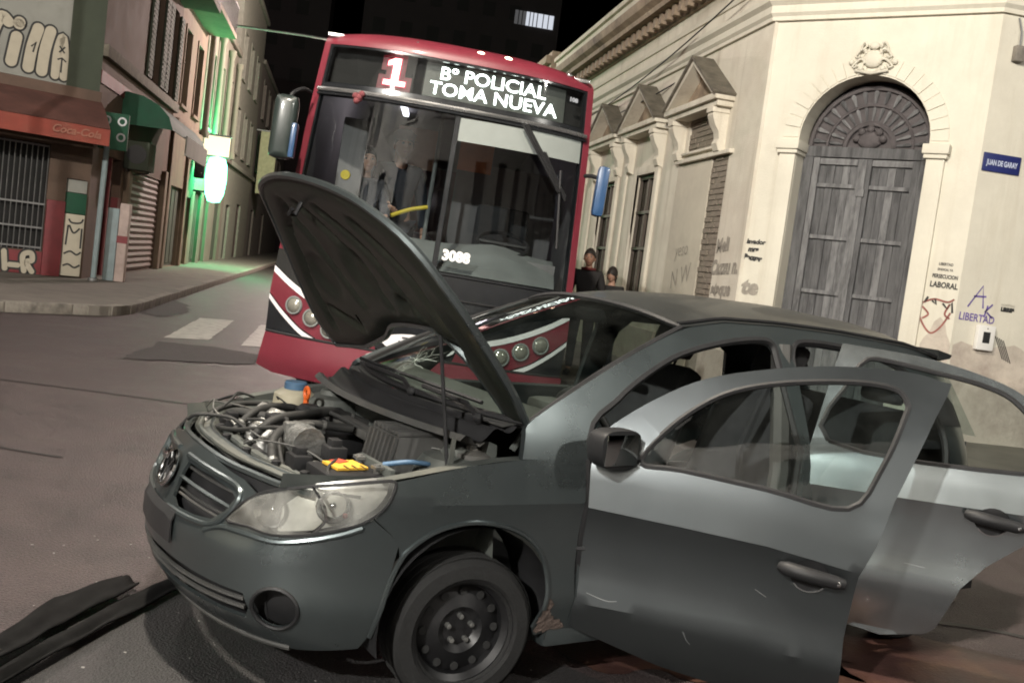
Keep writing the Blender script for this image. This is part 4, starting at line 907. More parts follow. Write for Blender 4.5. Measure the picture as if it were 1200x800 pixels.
q = MB(); q.sheet([(3.96, 1.02), (3.9, 1.15), (4.05, 1.19), (4.25, 1.1), (4.3, 1.0)], body(.003), step=.06); cb(q, 'quarter_glass', m_plast, sf, smooth=60)
q = MB(); q.grid(lambda u, v: CP_(u, .955+.36*v, -.02*v*0) if False else (-1.84+.22*v+.05*(u*u-1)*0-.0, u*(.62-.12*v), .95+.37*v), 10, 6, (-1, 1), (0, 1)); cb(q, 'rear_window', m_glasss, smooth=60)
q = MB(); q.box(-1.80, -1.74, -.5, .5, .90, .96, bev=.02); cb(q, 'tailgate_sill', m_car)
for sg in (1, -1):
    q = MB(); q.sheet([(4.55, .66), (4.9, .66), (4.88, .88), (4.62, .88)] if sg > 0 else mir([(4.55, .66), (4.9, .66), (4.88, .88), (4.62, .88)]), body(.006), step=.06, thick=.01); cb(q, 'tail_light', m_redl, smooth=60)
# ---- roof
rx = [-1.66, -1.3, -.8, -.4, -.05, .19]; rz = [1.30, 1.362, 1.388, 1.395, 1.388, 1.352]; rc = [1.365, 1.445, 1.475, 1.478, 1.46, 1.415]
def yedge(x): 
    z = float(np.interp(x, rx, rz)); s = float(np.interp(-x, -_c[:, 0], _ss)); return CP_(s, z)[1], z
def roofp(v, u):
    x0 = -1.66+u*(.20+1.66); x = x0+.075*(1-v*v)*max(0, (x0+.6)/.8); ye, ze = yedge(x0); zc = float(np.interp(x0, rx, rc))
    return (x, v*ye, ze+(zc-ze)*(1-abs(v)**2.3)+.004)
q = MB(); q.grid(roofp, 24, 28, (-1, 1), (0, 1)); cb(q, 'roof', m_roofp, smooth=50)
q = MB(); q.grid(lambda v, u: tuple(Vector(roofp(v, u))-Vector((0, 0, .035))), 12, 14, (-.97, .97), (.02, .98)); cb(q, 'headlining', m_int, smooth=60)
for sg in (1, -1):
    q = MB(); q.tube([Vector(roofp(sg*.955, u/20))+Vector((0, 0, .006)) for u in range(1, 21)], .008, 6); cb(q, 'roof_strip', m_plast)
q = MB(); q.prism([(-1.62, 1.365), (-1.74, 1.345), (-1.73, 1.325), (-1.64, 1.31)], -.48, .48); cb(q, 'spoiler', m_roofp)
# ---- windscreen
def wsp(v, t):
    b = Vector((.985+.13*(1-v*v), v*.715, .975)); e = Vector(roofp(v, 1.0)); e = Vector((e.x+.005, v*abs(roofp(1, 1)[1])*.99, e.z-.004))
    p = b.lerp(e, t); return tuple(p+Vector((.5, 0, .85)).normalized()*(.045*math.sin(PI*t)*(1-.6*v*v)))
q = MB(); q.grid(wsp, 20, 14, (-1, 1), (0, 1)); ws = cb(q, 'windscreen', m_glassw, smooth=60)
q = MB(); ring = [wsp(v/12, 0) for v in range(-12, 13)]+[wsp(1, t/8) for t in range(1, 9)]+[wsp(-v/12, 1) for v in range(-11, 13)]+[wsp(-1, 1-t/8) for t in range(1, 9)]
q.tube(ring+[ring[0]], .013, 6); cb(q, 'windscreen_seal', m_plast, ws)
m_crk = M('crack_lines', (.24, .29, .26), .4, var=.2)
q = MB(); random.seed(5)
for k in range(12):
    a = 2*PI*k/12+random.uniform(-.2, .2); P = [(-.25, .16)]
    for i in range(4): P.append((P[-1][0]+math.cos(a)*random.uniform(.03, .07), P[-1][1]+math.sin(a)*random.uniform(.03, .06))); a += random.uniform(-.4, .4)
    q.ribbon([p for p in P if 0 < p[1] < 1], 0.002, lambda v, t: tuple(Vector(wsp(v, t))+Vector((.003, 0, .004))))
for r in (.05, .085):
    q.ribbon([(-.25+r*math.cos(k*PI/6)*random.uniform(.8, 1.2), .16+r*1.2*math.sin(k*PI/6)*random.uniform(.8, 1.2)) for k in range(13)], 0.0018, lambda v, t: tuple(Vector(wsp(v, t))+Vector((.003, 0, .004))))
cb(q, 'glass_crack', m_crk, ws, smooth=0)
q = MB(); q.box(-.0, .03, -.1, .1, 1.33, 1.39, bev=.012, rot=(0, .5, 0)); o = cb(q, 'inner_mirror', m_plast, ws); o.location = (.22, 0, -.02)
# A pillar skins between screen and door opening
for sg in (1, -1):
    q = MB(); A = spl([(1.53, .95), (1.57, 1.0), (1.87, 1.15), (2.14, 1.27), (2.36, 1.352)], 6)
    q.grid(lambda u, v: tuple(Vector(CP_(sg*np.interp(u, range(len(A)), [a[0] for a in A]), np.interp(u, range(len(A)), [a[1] for a in A]))).lerp(Vector(wsp(sg, np.interp(u, [0, len(A)-1], [0, 1]))), v)), 24, 2, (0, len(A)-1), (0, 1)); cb(q, 'windscreen_pillar', m_car, smooth=50)
# ---- hood, propped open and knocked askew
al = R(49); hx0, hz0 = .97, .955
HO = [(-.015, .585), (.02, .715), (.22, .765), (.52, .735), (.76, .635), (.91, .475), (.975, .34), (1.02, .17), (1.05, -.05), (1.045, -.25), (1.0, -.45), (.9, -.58), (.75, -.70), (.53, -.82), (.27, -.93), (.10, -.91), (.13, -.57), (.235, -.24), (.32, -.07), (.365, .25), (.35, .40), (.215, .53)]
HOs = spl(HO[1:16], 4)+spl(HO[16:]+[HO[0]], 3)
def hp_(l, y, h):
    h += .035*(1-((y+.1)/.85)**2)-.05*max(0, (l-.7)/.35)**2
    return (hx0+math.cos(al)*l-math.sin(al)*h, y, hz0+math.sin(al)*l+math.cos(al)*h)
def segd(p, a, b):
    ax, ay = b[0]-a[0], b[1]-a[1]; t = max(0, min(1, ((p[0]-a[0])*ax+(p[1]-a[1])*ay)/max(1e-9, ax*ax+ay*ay))); return math.hypot(p[0]-a[0]-ax*t, p[1]-a[1]-ay*t)
GRO = [[(.30, .56), (.62, .50), (.85, .28)], [(.42, .36), (.70, .22), (.9, .02)], [(.45, .10), (.72, -.02), (.92, -.16)], [(.42, -.20), (.68, -.28), (.88, -.34)], [(.25, -.72), (.5, -.66), (.78, -.5), (.93, -.3)], [(.28, -.40), (.36, -.62)]]
HOL = [((.60, .0), .105), ((.55, -.45), .11), ((.48, .25), .03), ((.33, .5), .035)]
def hin(l, y):
    e = min(segd((l, y), a, b) for a, b in zip(HOs, HOs[1:]+HOs[:1]))
    h = -.030+.024*math.exp(-(e/.035)**2)
    for G in GRO:
        d = min(segd((l, y), a, b) for a, b in zip(G, G[1:])); h += .034*math.exp(-(d/.020)**2)
    for c, r in HOL:
        d = math.hypot(l-c[0], y-c[1])-r; h += .028*(1/(1+math.exp(d/.010)))
    return hp_(l, y, h)
q = MB(); q.sheet(HOs, lambda l, y: hp_(l, y, .012), step=.06, thick=.006, flip=False); hood = cb(q, 'hood', m_car, smooth=40)
slots = [ell((.36, .44), .035, .012, 10), ell((.30, .50), .03, .01, 10), ell((.43, .36), .035, .011, 10), ell((.33, -.36), .03, .012, 10)]
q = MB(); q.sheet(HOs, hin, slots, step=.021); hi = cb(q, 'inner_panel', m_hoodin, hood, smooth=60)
q = MB(); q.tube([hp_(l, y, -.004) for l, y in HOs]+[hp_(*HOs[0], -.004)], .014, 6); cb(q, 'hood_edge', m_car, hood)
q = MB(); c = Vector(hp_(.93, -.08, -.03)); q.tube([c, c+Vector((.02, .0, -.05)), c+Vector((.05, .02, -.05)), c+Vector((.05, .05, -.03))], .008, 6); cb(q, 'latch_hook', m_dsteel, hood)
q = MB(); q.tube([(1.27, .70, .80), hp_(.37, .43, -.02)], .007, 8); cb(q, 'prop_rod', m_plast)
q = MB(); q.prism([(1.25, .78), (1.275, .78), (1.262, .92), (1.252, .92)], .69, .70); cb(q, 'prop_bracket', m_bay)
for sg in (.62, -.7):
    q = MB(); q.tube([(.97, sg, .86), (.93, sg, .93), (.975, sg, .96)], .014, 6); cb(q, 'hood_hinge', m_bay)
# ---- cowl, firewall and engine bay
q = MB(); q.sheet([(-.70, 0), (.70, 0), (.68, 1), (.4, 1.0), (-.4, 1.0), (-.68, 1)], lambda y, t: (.99+.13*(1-(y/.715)**2)+.02+.14*t, y, .962-.05*t-.015*math.sin(t*9)), step=.05); cowl = cb(q, 'cowl_panel', m_plast, smooth=40)
for y0, y1, a in ((.1, -.45, .02), (.62, .1, .03)):
    q = MB(); p0 = Vector((1.13, y0, .975)); q.tube([p0, p0+Vector((-.02, -.12, .03)), Vector((1.08, y1, 1.0))], .010, 6); q.tube([Vector((1.06, y0-.1, 1.012)), Vector((1.06, y1-.12, 1.012))], .008, 5); q.ball(p0, .02, 8, 6); cb(q, 'wiper', m_plast)
q = MB(); q.grid(lambda y, t: (1.12-.05*t+.02*math.sin(y*7), y, .90-.5*t), 16, 6, (-.72, .72), (0, 1)); cb(q, 'firewall', m_bay, smooth=50)
q = MB()
for k in range(10): pass
q.grid(lambda y, t: (1.22+.10*(1-(y/.7)**2)-.10*t, y, .905+.02*math.sin(t*6)), 18, 5, (-.68, .68), (0, 1)); cb(q, 'cowl_shield', m_greyp, smooth=50)
for sg in (1, -1):
    q = MB(); q.grid(lambda x, t: (x, sg*(.70-.16*t-.12*max(0, (x-1.45)/.4)), .79-.02*(x-1.1)-.42*t), 10, 6, (1.0, 1.8), (0, 1)); cb(q, 'inner_wing', m_bay, smooth=50)
    q = MB(); q.lathe([(.17, .62), (.15, .79), (.12, .83), (.06, .84), (.05, .86), (0, .86)], 20, (1.17, sg*.58, 0)); cb(q, 'strut_tower', m_bay, smooth=40)
q = MB(); q.grid(lambda s, t: (lambda p: (p[0], p[1], .755-.03*t-.012*math.sin(t*12)-.02*abs(s)))(CP_(s, .76, -.02-.17*t)), 40, 10, (-.95, .95), (0, 1)); rs = cb(q, 'radiator_support', m_bay, smooth=35)
for s0 in (-.6, -.36, -.12, .16, .42, .66):
    q = MB(); p = Vector(CP_(s0, .76, -.12)); q.lathe([(0, .735), (.017, .735), (.017, .752), (.008, .756), (0, .756)], 8, (p.x, p.y, 0)); cb(q, 'bolt', m_plast, rs)
for dz, oo, rr, mm2 in ((.742, -.02, .012, m_car), (.752, -.06, .009, m_bay), (.748, -.105, .010, m_car), (.742, -.165, .012, m_bay)):
    q = MB(); q.tube([CP_(s/20*.78, dz-.02*abs(s/20), oo) for s in range(-20, 21)], rr, 6); cb(q, 'support_edge', mm2, rs)
q = MB(); q.box(1.70, 1.75, -.34, .34, .30, .70); cb(q, 'radiator', m_alu, smooth=0)
q = MB(); q.box(1.66, 1.80, -.36, .36, .70, .715, bev=.005); cb(q, 'radiator_cover', m_plast)
q = MB(); q.box(1.1, 1.74, -.5, .5, .21, .25); cb(q, 'undertray', m_plast, smooth=0)
# engine
q = MB(); q.box(1.28, 1.58, -.42, .12, .35, .70, bev=.03); eng = cb(q, 'engine_block', m_alu)
q = MB(); q.box(1.30, 1.52, -.40, .10, .70, .79, bev=.03); cb(q, 'valve_cover', m_plast, eng)
for k in range(4):
    q = MB(); y = -.34+k*.12; q.tube([(1.45, y, .77), (1.56, y, .80), (1.64, y+.01, .74), (1.63, y+.01, .60)], [.034, .038, .036, .032], 10); cb(q, 'intake_runner', m_alu, eng, smooth=60)
q = MB(); q.tube([(1.60, .17, .80), (1.60, .29, .80)], .06, 14); q.box(1.55, 1.66, .16, .2, .72, .86, bev=.01); cb(q, 'alternator', m_alu, eng)
for k in range(6):
    q = MB(); q.lathe([(.05, 0), (.062, .004), (.062, .012), (.05, .016)], 14, (1.60, .175+k*.019, .80), 'y'); cb(q, 'alternator_fin', m_alu, eng)
q = MB(); q.lathe([(0, -.44), (.09, -.44), (.1, -.455), (.1, -.47), (.06, -.48), (0, -.48)], 16, (1.42, 0, .6), 'y'); cb(q, 'pulley', m_dsteel, eng)
def hose(P, r, mat=None, nm='hose'): q = MB(); q.tube(spl(P, 7), r, 8); return cb(q, nm, mat or m_hose, smooth=60)
for P, r in (([(1.64, -.55, .70), (1.68, -.38, .78), (1.60, -.22, .80), (1.50, -.1, .78)], .020), ([(1.72, -.2, .74), (1.62, -.24, .82), (1.45, -.32, .82), (1.3, -.38, .76)], .016),
             ([(1.75, .02, .72), (1.66, .04, .83), (1.50, -.02, .85), (1.34, -.12, .84), (1.2, -.12, .80)], .018), ([(1.72, .30, .70), (1.70, .20, .80), (1.58, .13, .84), (1.38, .14, .83)], .017),
             ([(1.5, -.5, .76), (1.4, -.2, .84), (1.36, .1, .84), (1.3, .25, .80)], .009), ([(1.78, -.45, .70), (1.7, -.5, .77), (1.55, -.56, .79), (1.35, -.6, .77)], .012), ([(1.25, .1, .80), (1.3, .2, .85), (1.3, .28, .85), (1.24, .40, .82)], .026)):
    h_ = hose(P, r)
    Q = spl(P, 7)
    for k in (3, len(Q)-5):
        q = MB(); d_ = (Vector(Q[k+1])-Vector(Q[k])).normalized(); q.tube([Vector(Q[k])-d_*.006, Vector(Q[k])+d_*.006], r*1.15, 12); cb(q, 'hose_clamp', m_alu, h_)
hose([(1.45, .58, .80), (1.38, .63, .82), (1.30, .62, .81)], .009, m_bcap)
hose([(1.6, -.05, .82), (1.62, .1, .85), (1.68, .2, .80), (1.7, .32, .73)], .007); hose([(1.55, .2, .80), (1.66, .15, .83), (1.74, -.1, .77), (1.76, -.3, .74)], .008)
q = MB(); q.box(1.40, 1.62, -.16, -.02, .80, .83, bev=.012); cb(q, 'coil_bracket', m_plast)
q = MB(); q.box(1.28, 1.36, -.30, .22, .80, .835, bev=.012); cb(q, 'throttle_duct', m_greyp)
q = MB(); q.lathe([(0, .80), (.05, .80), (.05, .83), (.035, .845), (0, .845)], 16, (1.40, -.26, 0)); cb(q, 'oil_cap', m_plast)
for i, (x, y) in enumerate(((1.70, -.30), (1.66, .36), (1.24, -.34), (1.52, .32), (1.30, .46))):
    q = MB(); q.box(x-.035, x+.035, y-.045, y+.045, .70, .775+.01*i, bev=.008); q.box(x-.02, x+.02, y-.025, y+.025, .77, .80+.01*i, bev=.005); cb(q, 'relay_box', m_plast)
for k in range(34):
    random.seed(40+k); a = Vector((random.uniform(1.2, 1.74), random.uniform(-.62, .5), random.uniform(.70, .80))); b = a+Vector((random.uniform(-.25, .25), random.uniform(-.3, .3), random.uniform(-.05, .05)))
    hose([a, a.lerp(b, .3)+Vector((0, 0, random.uniform(.01, .05))), a.lerp(b, .7)+Vector((.03, 0, .03)), b], random.uniform(.0025, .0075), random.choice([m_hose, m_hose, m_greyp, m_alu]), 'cable')
q = MB(); q.lathe([(0, -.02), (.012, -.02), (.012, .01)], 8, (1.35, -.43, .83)); q.tube([(1.35+.0*k, -.43+.024*math.cos(k*PI/8), .865+.024*math.sin(k*PI/8)) for k in range(17)], .008, 6); cb(q, 'dipstick_ring', m_orange)
q = MB(); q.lathe([(0, .70), (.085, .70), (.095, .76), (.09, .83), (.06, .85), (0, .85)], 18, (1.33, -.62, 0)); rv = cb(q, 'coolant_tank', m_resv, smooth=40)
q = MB(); q.lathe([(0, .851), (.05, .851), (.05, .878), (.045, .885), (0, .885)], 16, (1.33, -.62, 0)); cb(q, 'tank_cap', m_bcap, rv)
# battery with yellow label
q = MB(); q.box(1.46, 1.66, .42, .63, .58, .775, bev=.012); bat = cb(q, 'battery', m_plast)
q = MB(); q.box(1.50, 1.615, .46, .57, .778, .786, rot=(0, 0, .1)); cb(q, 'battery_label', m_yel, bat, smooth=0)
q = MB(); q.box(1.54, 1.59, .455, .50, .787, .789, rot=(0, 0, .5)); cb(q, 'label_print', M('label_red', (.5, .07, .03), .6), bat, smooth=0)
q = MB()
for k in range(3): q.ribbon([(1.515+k*.03, .54), (1.515+k*.03, .59)], .006, lambda x, y: (x, y, .7885))
cb(q, 'label_lines', m_plast, bat, smooth=0)
for y in (.45, .6):
    q = MB(); q.lathe([(0, 0), (.012, 0), (.012, .03), (0, .03)], 8, (1.48, y, .775)); q.box(1.465, 1.495, y-.02, y+.02, .79, .8); cb(q, 'battery_terminal', m_alu, bat)
q = MB(); q.box(1.44, 1.46, .40, .66, .70, .80, bev=.005); cb(q, 'battery_bracket', m_bay)
# ribbed air box
q = MB(); vs = lambda z, a, b, c, d: [(a, c, z), (b, c, z), (b, d, z), (a, d, z)]
q.add(vs(.66, 1.13, 1.40, .24, .55)+vs(.875, 1.17, 1.36, .28, .50), [(0, 1, 5, 4), (1, 2, 6, 5), (2, 3, 7, 6), (3, 0, 4, 7), (4, 5, 6, 7), (3, 2, 1, 0)]); ab = cb(q, 'air_box', m_greyp, smooth=0)
for k in range(7):
    q = MB(); y = .292+k*.032; q.box(1.172, 1.362, y-.008, y+.008, .876, .892, bev=.004); cb(q, 'rib', m_greyp, ab)
for k in range(7):
    q = MB(); y = .29+k*.034; q.prism([(1.403, .67), (1.364, .87), (1.376, .872), (1.415, .67)], y-.007, y+.007); cb(q, 'rib', m_greyp, ab, smooth=0)
q = MB(); q.box(1.11, 1.42, .22, .57, .735, .75, bev=.004); cb(q, 'clip_rim', m_plast, ab)
q = MB(); q.box(1.10, 1.34, .56, .70, .70, .80, bev=.03); cb(q, 'washer_tank', m_resv if False else m_bay)
q = MB(); q.lathe([(.09, .80), (.085, .83), (.03, .84), (.02, .86), (0, .86)], 16, (1.12, .60, .02)); cb(q, 'strut_cap', m_greyp)
# ---- open doors
def door(name, hx_, ang, outl, win, paint, ridge):
    a = R(ang); hp = Vector((hx_, .815, 0)); dl = Vector((-math.cos(a), math.sin(a), 0)); nn = Vector((math.sin(a), math.cos(a), 0))
    cr = ridge[0]; sag = lambda l: .72-float(np.interp(l, [c[0] for c in cr], [c[1] for c in cr]))
    def fn(off): return lambda l, z: tuple(hp+dl*l+nn*(off-sd_(z+sag(l)*max(0, min(1, (1.1-z)/.3))))+Vector((0, 0, z)))
    q = MB(); q.sheet(outl, fn(0), [win], step=.04, lines=ridge, thick=.02); d = cb(q, name, paint, smooth=20)
    q = MB(); q.sheet(win, fn(-.012), step=.1); cb(q, 'window_glass', m_glasss, d, smooth=60)
    q = MB(); W = win; q.tube([fn(-.004)(*p) for p in W]+[fn(-.004)(*W[0])], .011, 6); cb(q, 'window_seal', m_plast, d)
    cx = sum(p[0] for p in outl)/len(outl); lowp = [(cx+(l-cx)*.93, z) for l, z in outl if z < .98]
    q = MB(); q.sheet([(.04, .30), (.86, .30) if ang < 46 else (.5, .30), (.90, .82) if ang < 46 else (.74, .82), (.04, .86)], fn(-.085), step=.1, thick=.06); cb(q, 'door_card', m_int2, d, smooth=30)
    return d, fn
FDO = [(.005, .26), (.33, .17), (.5, .145), (.93, .13), (.935, .25), (.93, .41), (.945, .63), (.99, .74), (1.03, .89), (1.14, 1.18), (1.185, 1.29), (1.16, 1.302), (1.03, 1.32), (.8, 1.305), (.57, 1.262), (.36, 1.20), (.2, 1.11), (.06, 1.0), (.005, .93), (.005, .72), (.005, .5)]
FWI = [(.175, .882), (.32, .88), (.62, .862), (.885, .842), (.98, .99), (1.04, 1.165), (1.045, 1.215), (1.0, 1.255), (.86, 1.258), (.63, 1.222), (.46, 1.17), (.34, 1.095), (.235, .99)]
RDO = [(-.03, .225), (.22, .205), (.38, .185), (.55, .225), (.58, .26), (.64, .46), (.72, .56), (.84, .67), (.93, .80), (.965, 1.0), (.93, 1.14), (.8, 1.25), (.63, 1.31), (.39, 1.35), (.07, 1.362), (.05, 1.27), (-.02, .88), (-.06, .74), (-.05, .5)]
RWI = [(.06, .957), (.80, .95), (.88, 1.03), (.87, 1.11), (.76, 1.225), (.63, 1.27), (.46, 1.292), (.22, 1.315), (.16, 1.29), (.13, 1.23)]
FWI = spl(FWI, 4, True); RWI = spl(RWI, 4, True); FDO = FDO[:9]+spl(FDO[9:19], 4)+FDO[19:]; RDO = RDO[:7]+spl(RDO[7:15], 4)+RDO[15:]
fd_, ff = door('front_door', .77, 44, FDO, FWI, m_doorp, [[(.006, .705), (.35, .692), (.64, .678), (.935, .642)]])
rd_, rf = door('rear_door', -.38, 48, RDO, RWI, m_rdoorp, [[(-.055, .775), (.33, .782), (.64, .79), (.90, .80)]])
def handle(d, fn, l, z):
    q = MB(); q.sheet(ell((l, z-.008), .066, .056), fn(.007), step=.02); cb(q, 'handle_recess', m_plast, d, smooth=60)
    q = MB(); q.tube([fn(.009)(l+.06*math.cos(k*PI/10), z-.01-.055*math.sin(k*PI/10)) for k in range(2, 9)], .004, 5); cb(q, 'recess_edge', m_chr, d)
    q = MB(); q.tube([fn(.01)(l-.10, z+.008), fn(.028)(l-.08, z+.008), fn(.036)(l, z), fn(.03)(l+.085, z-.01), fn(.022)(l+.11, z-.013)], [.018, .026, .026, .024, .018], 10); h = cb(q, 'handle', m_plast, d, smooth=60)
    q = MB(); q.ball(fn(.048)(l+.09, z-.01), .009, 8, 6); cb(q, 'lock', m_chr, d)
handle(fd_, ff, .79, .612); handle(rd_, rf, .715, .758)
q = MB(); q.sheet([(.03, .86), (.165, .885), (.225, .99), (.14, 1.055), (.03, .95)], ff(.004), step=.06, thick=.006); cb(q, 'mirror_base', m_doorp, fd_, smooth=30)
a = R(44); dl = Vector((-math.cos(a), math.sin(a), 0)); nn = Vector((math.sin(a), math.cos(a), 0)); c = Vector(ff(.10)(.085, .935))
T = Matrix((dl, nn, Vector((0, 0, 1)))).transposed().to_4x4(); T.translation = c; T = T @ Matrix.Rotation(R(38), 4, 'Z')
q = MB(T)
def mshell(u, v):
    th, ph = 2*PI*u, PI*v; sg_ = lambda a, e: math.copysign(abs(a)**e, a)
    x, y, z = sg_(math.sin(ph), .55)*sg_(math.cos(th), .6), sg_(math.sin(ph), .55)*sg_(math.sin(th), .5), -sg_(math.cos(ph), .6)
    return (min(x*.07, .032), y*.095*(1+.08*z), z*.068)
q.grid(mshell, 40, 24); mm = cb(q, 'side_mirror', m_plast, fd_, smooth=50)
q = MB(T); q.box(.0325, .038, -.08, .08, -.054, .054, bev=.004); cb(q, 'mirror_face', m_mirg, fd_, smooth=30)
q = MB(T); q.tube([(.0, -.05, -.035), (.0, -.12, -.04)], .022, 8); cb(q, 'mirror_arm', m_plast, fd_)
q = MB(); q.tube([(.77, .80, .55), tuple(Vector(ff(-.06)(.12, .55)))], .01, 6); cb(q, 'door_check_strap', m_dsteel, fd_)
for hx_, fn in ((.77, ff), (-.38, rf)):
    for z in (.42, .75):
        q = MB(); q.box(hx_-.04, hx_+.02, .77, .80, z-.035, z+.035, bev=.008); cb(q, 'door_hinge', m_bay)
# ---- wheels
def wheel(x, y, steer, sg):
    k_ = .905 if x > 0 else 1.; T = Matrix.Translation((x, y, .287*k_)) @ Matrix.Rotation(steer, 4, 'Z') @ Matrix.Diagonal((k_, 1, k_, 1))
    q = MB(T); w = .095
    q.lathe([(.19, -w*.8), (.215, -w), (.262, -w*.95), (.282, -w*.75), (.287, -w*.4), (.287, w*.4), (.282, w*.75), (.262, w*.95), (.215, w), (.19, w*.8)], 40, axis='y'); t = cb(q, 'wheel', m_rub, smooth=40)
    for k in range(3):
        q = MB(T); q.lathe([(.2878, -.05+k*.045), (.2895, -.048+k*.045), (.2895, -.02+k*.045), (.2878, -.018+k*.045)], 40, axis='y'); cb(q, 'tread_rib', m_rub, t)
    q = MB(T); q.lathe([(.2, sg*.085), (.197, sg*.06), (.175, sg*.045), (.17, sg*.02), (.13, sg*.035), (.09, sg*.05), (.065, sg*.03), (0, sg*.03)], 36, axis='y'); q.lathe([(.2, sg*.085), (.207, sg*.088), (.205, sg*.075)], 36, axis='y'); rm = cb(q, 'rim', m_rim, t, smooth=40)
    for k in range(12):
        an = 2*PI*k/12; q = MB(T); q.lathe([(0, sg*.0385), (.016, sg*.0385), (.016, sg*.034)], 10, (.147*math.cos(an), 0, .147*math.sin(an)), 'y'); cb(q, 'vent_hole', m_dark, t)
    for k in range(5):
        an = 2*PI*k/5+.3; q = MB(T); q.lathe([(0, sg*.055), (.010, sg*.052), (.011, sg*.03)], 6, (.05*math.cos(an), 0, .05*math.sin(an)), 'y'); cb(q, 'wheel_bolt', m_alu, t)
    return t
wheel(1.155, .68, R(-6), 1); wheel(1.19, -.685, R(-10), -1); wheel(-1.25, .70, 0, 1); wheel(-1.25, -.70, 0, -1)
for x in (1.19, -1.25):
    q = MB(); q.tube([(x, -.62, .287), (x, .62, .287)], .03, 8); cb(q, 'axle', m_dsteel)
q = MB(); q.box(-1.85, 1.0, -.72, .72, .19, .23); cb(q, 'floor_pan', m_plast, smooth=0)
q = MB(); q.box(-.9, .85, .70, .79, .185, .27, bev=.02); cb(q, 'sill', m_car)
random.seed(3); m_mud = M('dried_mud', (.085, .062, .052), .95, var=.35, scale=20, bump=.6)
for P in ([(1.665, .40), (1.70, .37), (1.69, .33), (1.74, .29), (1.78, .262), (1.70, .245), (1.65, .25), (1.66, .32)],):
    q = MB(); W_ = [(a+random.uniform(-.008, .008), z+random.uniform(-.008, .008)) for a, z in subdiv(P, .012)]; q.sheet(W_, body(.004), step=.02); cb(q, 'dried_mud', m_mud, smooth=0)
# ---- interior
q = MB(); q.sheet([(-.68, 0), (.68, 0), (.68, 1), (-.68, 1)], lambda y, t: (1.06-.42*t+.05*(1-(y/.7)**2), y, .955+.035*math.sin(t*2.4)-.07*max(0, t-.8)*5), step=.08); ds = cb(q, 'dashboard', m_int2, smooth=50)
q = MB(); q.box(.60, .72, -.68, .68, .45, .93, bev=.04); cb(q, 'dash_front', m_int2, ds)
q = MB(); q.box(.52, .66, .2, .52, .93, 1.0, bev=.03); cb(q, 'instrument_hood', m_int2, ds)
T = Matrix.Translation((.46, .36, .88)) @ Matrix.Rotation(R(-65), 4, 'Y')
q = MB(T); q.tube([(.18*math.cos(k*PI/16), .18*math.sin(k*PI/16), 0) for k in range(33)], .016, 8); stw = cb(q, 'steering_wheel', m_plast, smooth=60)
q = MB(T); q.ball((0, 0, -.01), .065, 12, 8, (1, 1, .5)); q.tube([(-.17, 0, 0), (0, 0, -.01), (.17, 0, 0)], .014, 6); q.tube([(0, 0, -.01), (0, .17, 0)], .012, 6); cb(q, 'wheel_hub', m_plast, stw)
def seat(y, mat):
    q = MB(); q.box(-.35, .2, y-.25, y+.25, .38, .55, bev=.06); s_ = cb(q, 'front_seat', mat, smooth=60)
    T = Matrix.Translation((-.36, y, .53)) @ Matrix.Rotation(R(-20), 4, 'Y'); q = MB(T); q.box(-.07, .07, -.25, .25, 0, .62, bev=.06); cb(q, 'seat_back', mat, s_, smooth=60)
    q = MB(T); q.box(-.05, .05, -.13, .13, .66, .84, bev=.04); q.tube([(0, -.06, .6), (0, -.06, .7)], .008, 6); q.tube([(0, .06, .6), (0, .06, .7)], .008, 6); cb(q, 'headrest', mat, s_, smooth=60)
seat(.36, m_int); seat(-.36, m_int)
q = MB(); q.box(-1.2, -.75, -.62, .62, .36, .54, bev=.06); rb_ = cb(q, 'rear_bench', m_int, smooth=60)
T = Matrix.Translation((-1.22, 0, .5)) @ Matrix.Rotation(R(-20), 4, 'Y'); q = MB(T); q.box(-.07, .07, -.62, .62, 0, .58, bev=.06); cb(q, 'bench_back', m_int, rb_, smooth=60)
for y in (.33, -.33):
    q = MB(T); q.box(-.04, .04, y-.12, y+.12, .6, .74, bev=.04); cb(q, 'headrest', m_int, rb_, smooth=60)
q = MB(); q.box(-1.8, -1.3, -.6, .6, .88, .92); cb(q, 'parcel_shelf', m_int, smooth=0)
q = MB(); q.tube([(-.33, .70, .32), (-.36, .68, .8), (-.38, .57, 1.32)], .045, 8); cb(q, 'centre_pillar', m_int2)
q = MB(); q.tube([(-.30, .60, 1.15), (-.27, .52, .85), (-.25, .6, .45)], .018, 6); cb(q, 'seat_belt', m_int)

# ---- black trim torn off and lying on the road
t = thing('torn_bumper_trim', 'long black plastic trim torn off and lying on the road before the bumper', 'bumper trim', (-.85, 3.75, 0), (0, 0, 0))
TT = Matrix.Translation((.85, -3.75, 0))
m_trim = M('scuffed_black_trim', (.007, .007, .007), .9, var=.5, scale=14, spec=.08)
def trim(P0, P1, nm, mat, h0, h1):
    q = MB(TT)
    q.grid(lambda u, v: (P0(u)[0]*(1-v)+P1(u)[0]*v, P0(u)[1]*(1-v)+P1(u)[1]*v, h0+(h1-h0)*v+.022*math.sin(v*PI*1.5)**2*(.6+.4*math.sin(u*5+1))+.012*math.sin(u*3)+.004*math.sin(u*23+v*9)), 24, 10)
    o = q.build(nm, mat, t, smooth=40); md = o.modifiers.new('thickness', 'SOLIDIFY'); md.thickness = .008; return o
def ln(pts): return lambda u: (np.interp(u, np.linspace(0, 1, len(pts)), [p[0] for p in pts]), np.interp(u, np.linspace(0, 1, len(pts)), [p[1] for p in pts]))
trim(ln([(-1.12, 3.02), (-.98, 3.46), (-.9, 3.85), (-.72, 4.18)]), ln([(-1.03, 2.98), (-.875, 3.42), (-.80, 3.69), (-.635, 4.11)]), 'channel', m_trim, .03, .015)
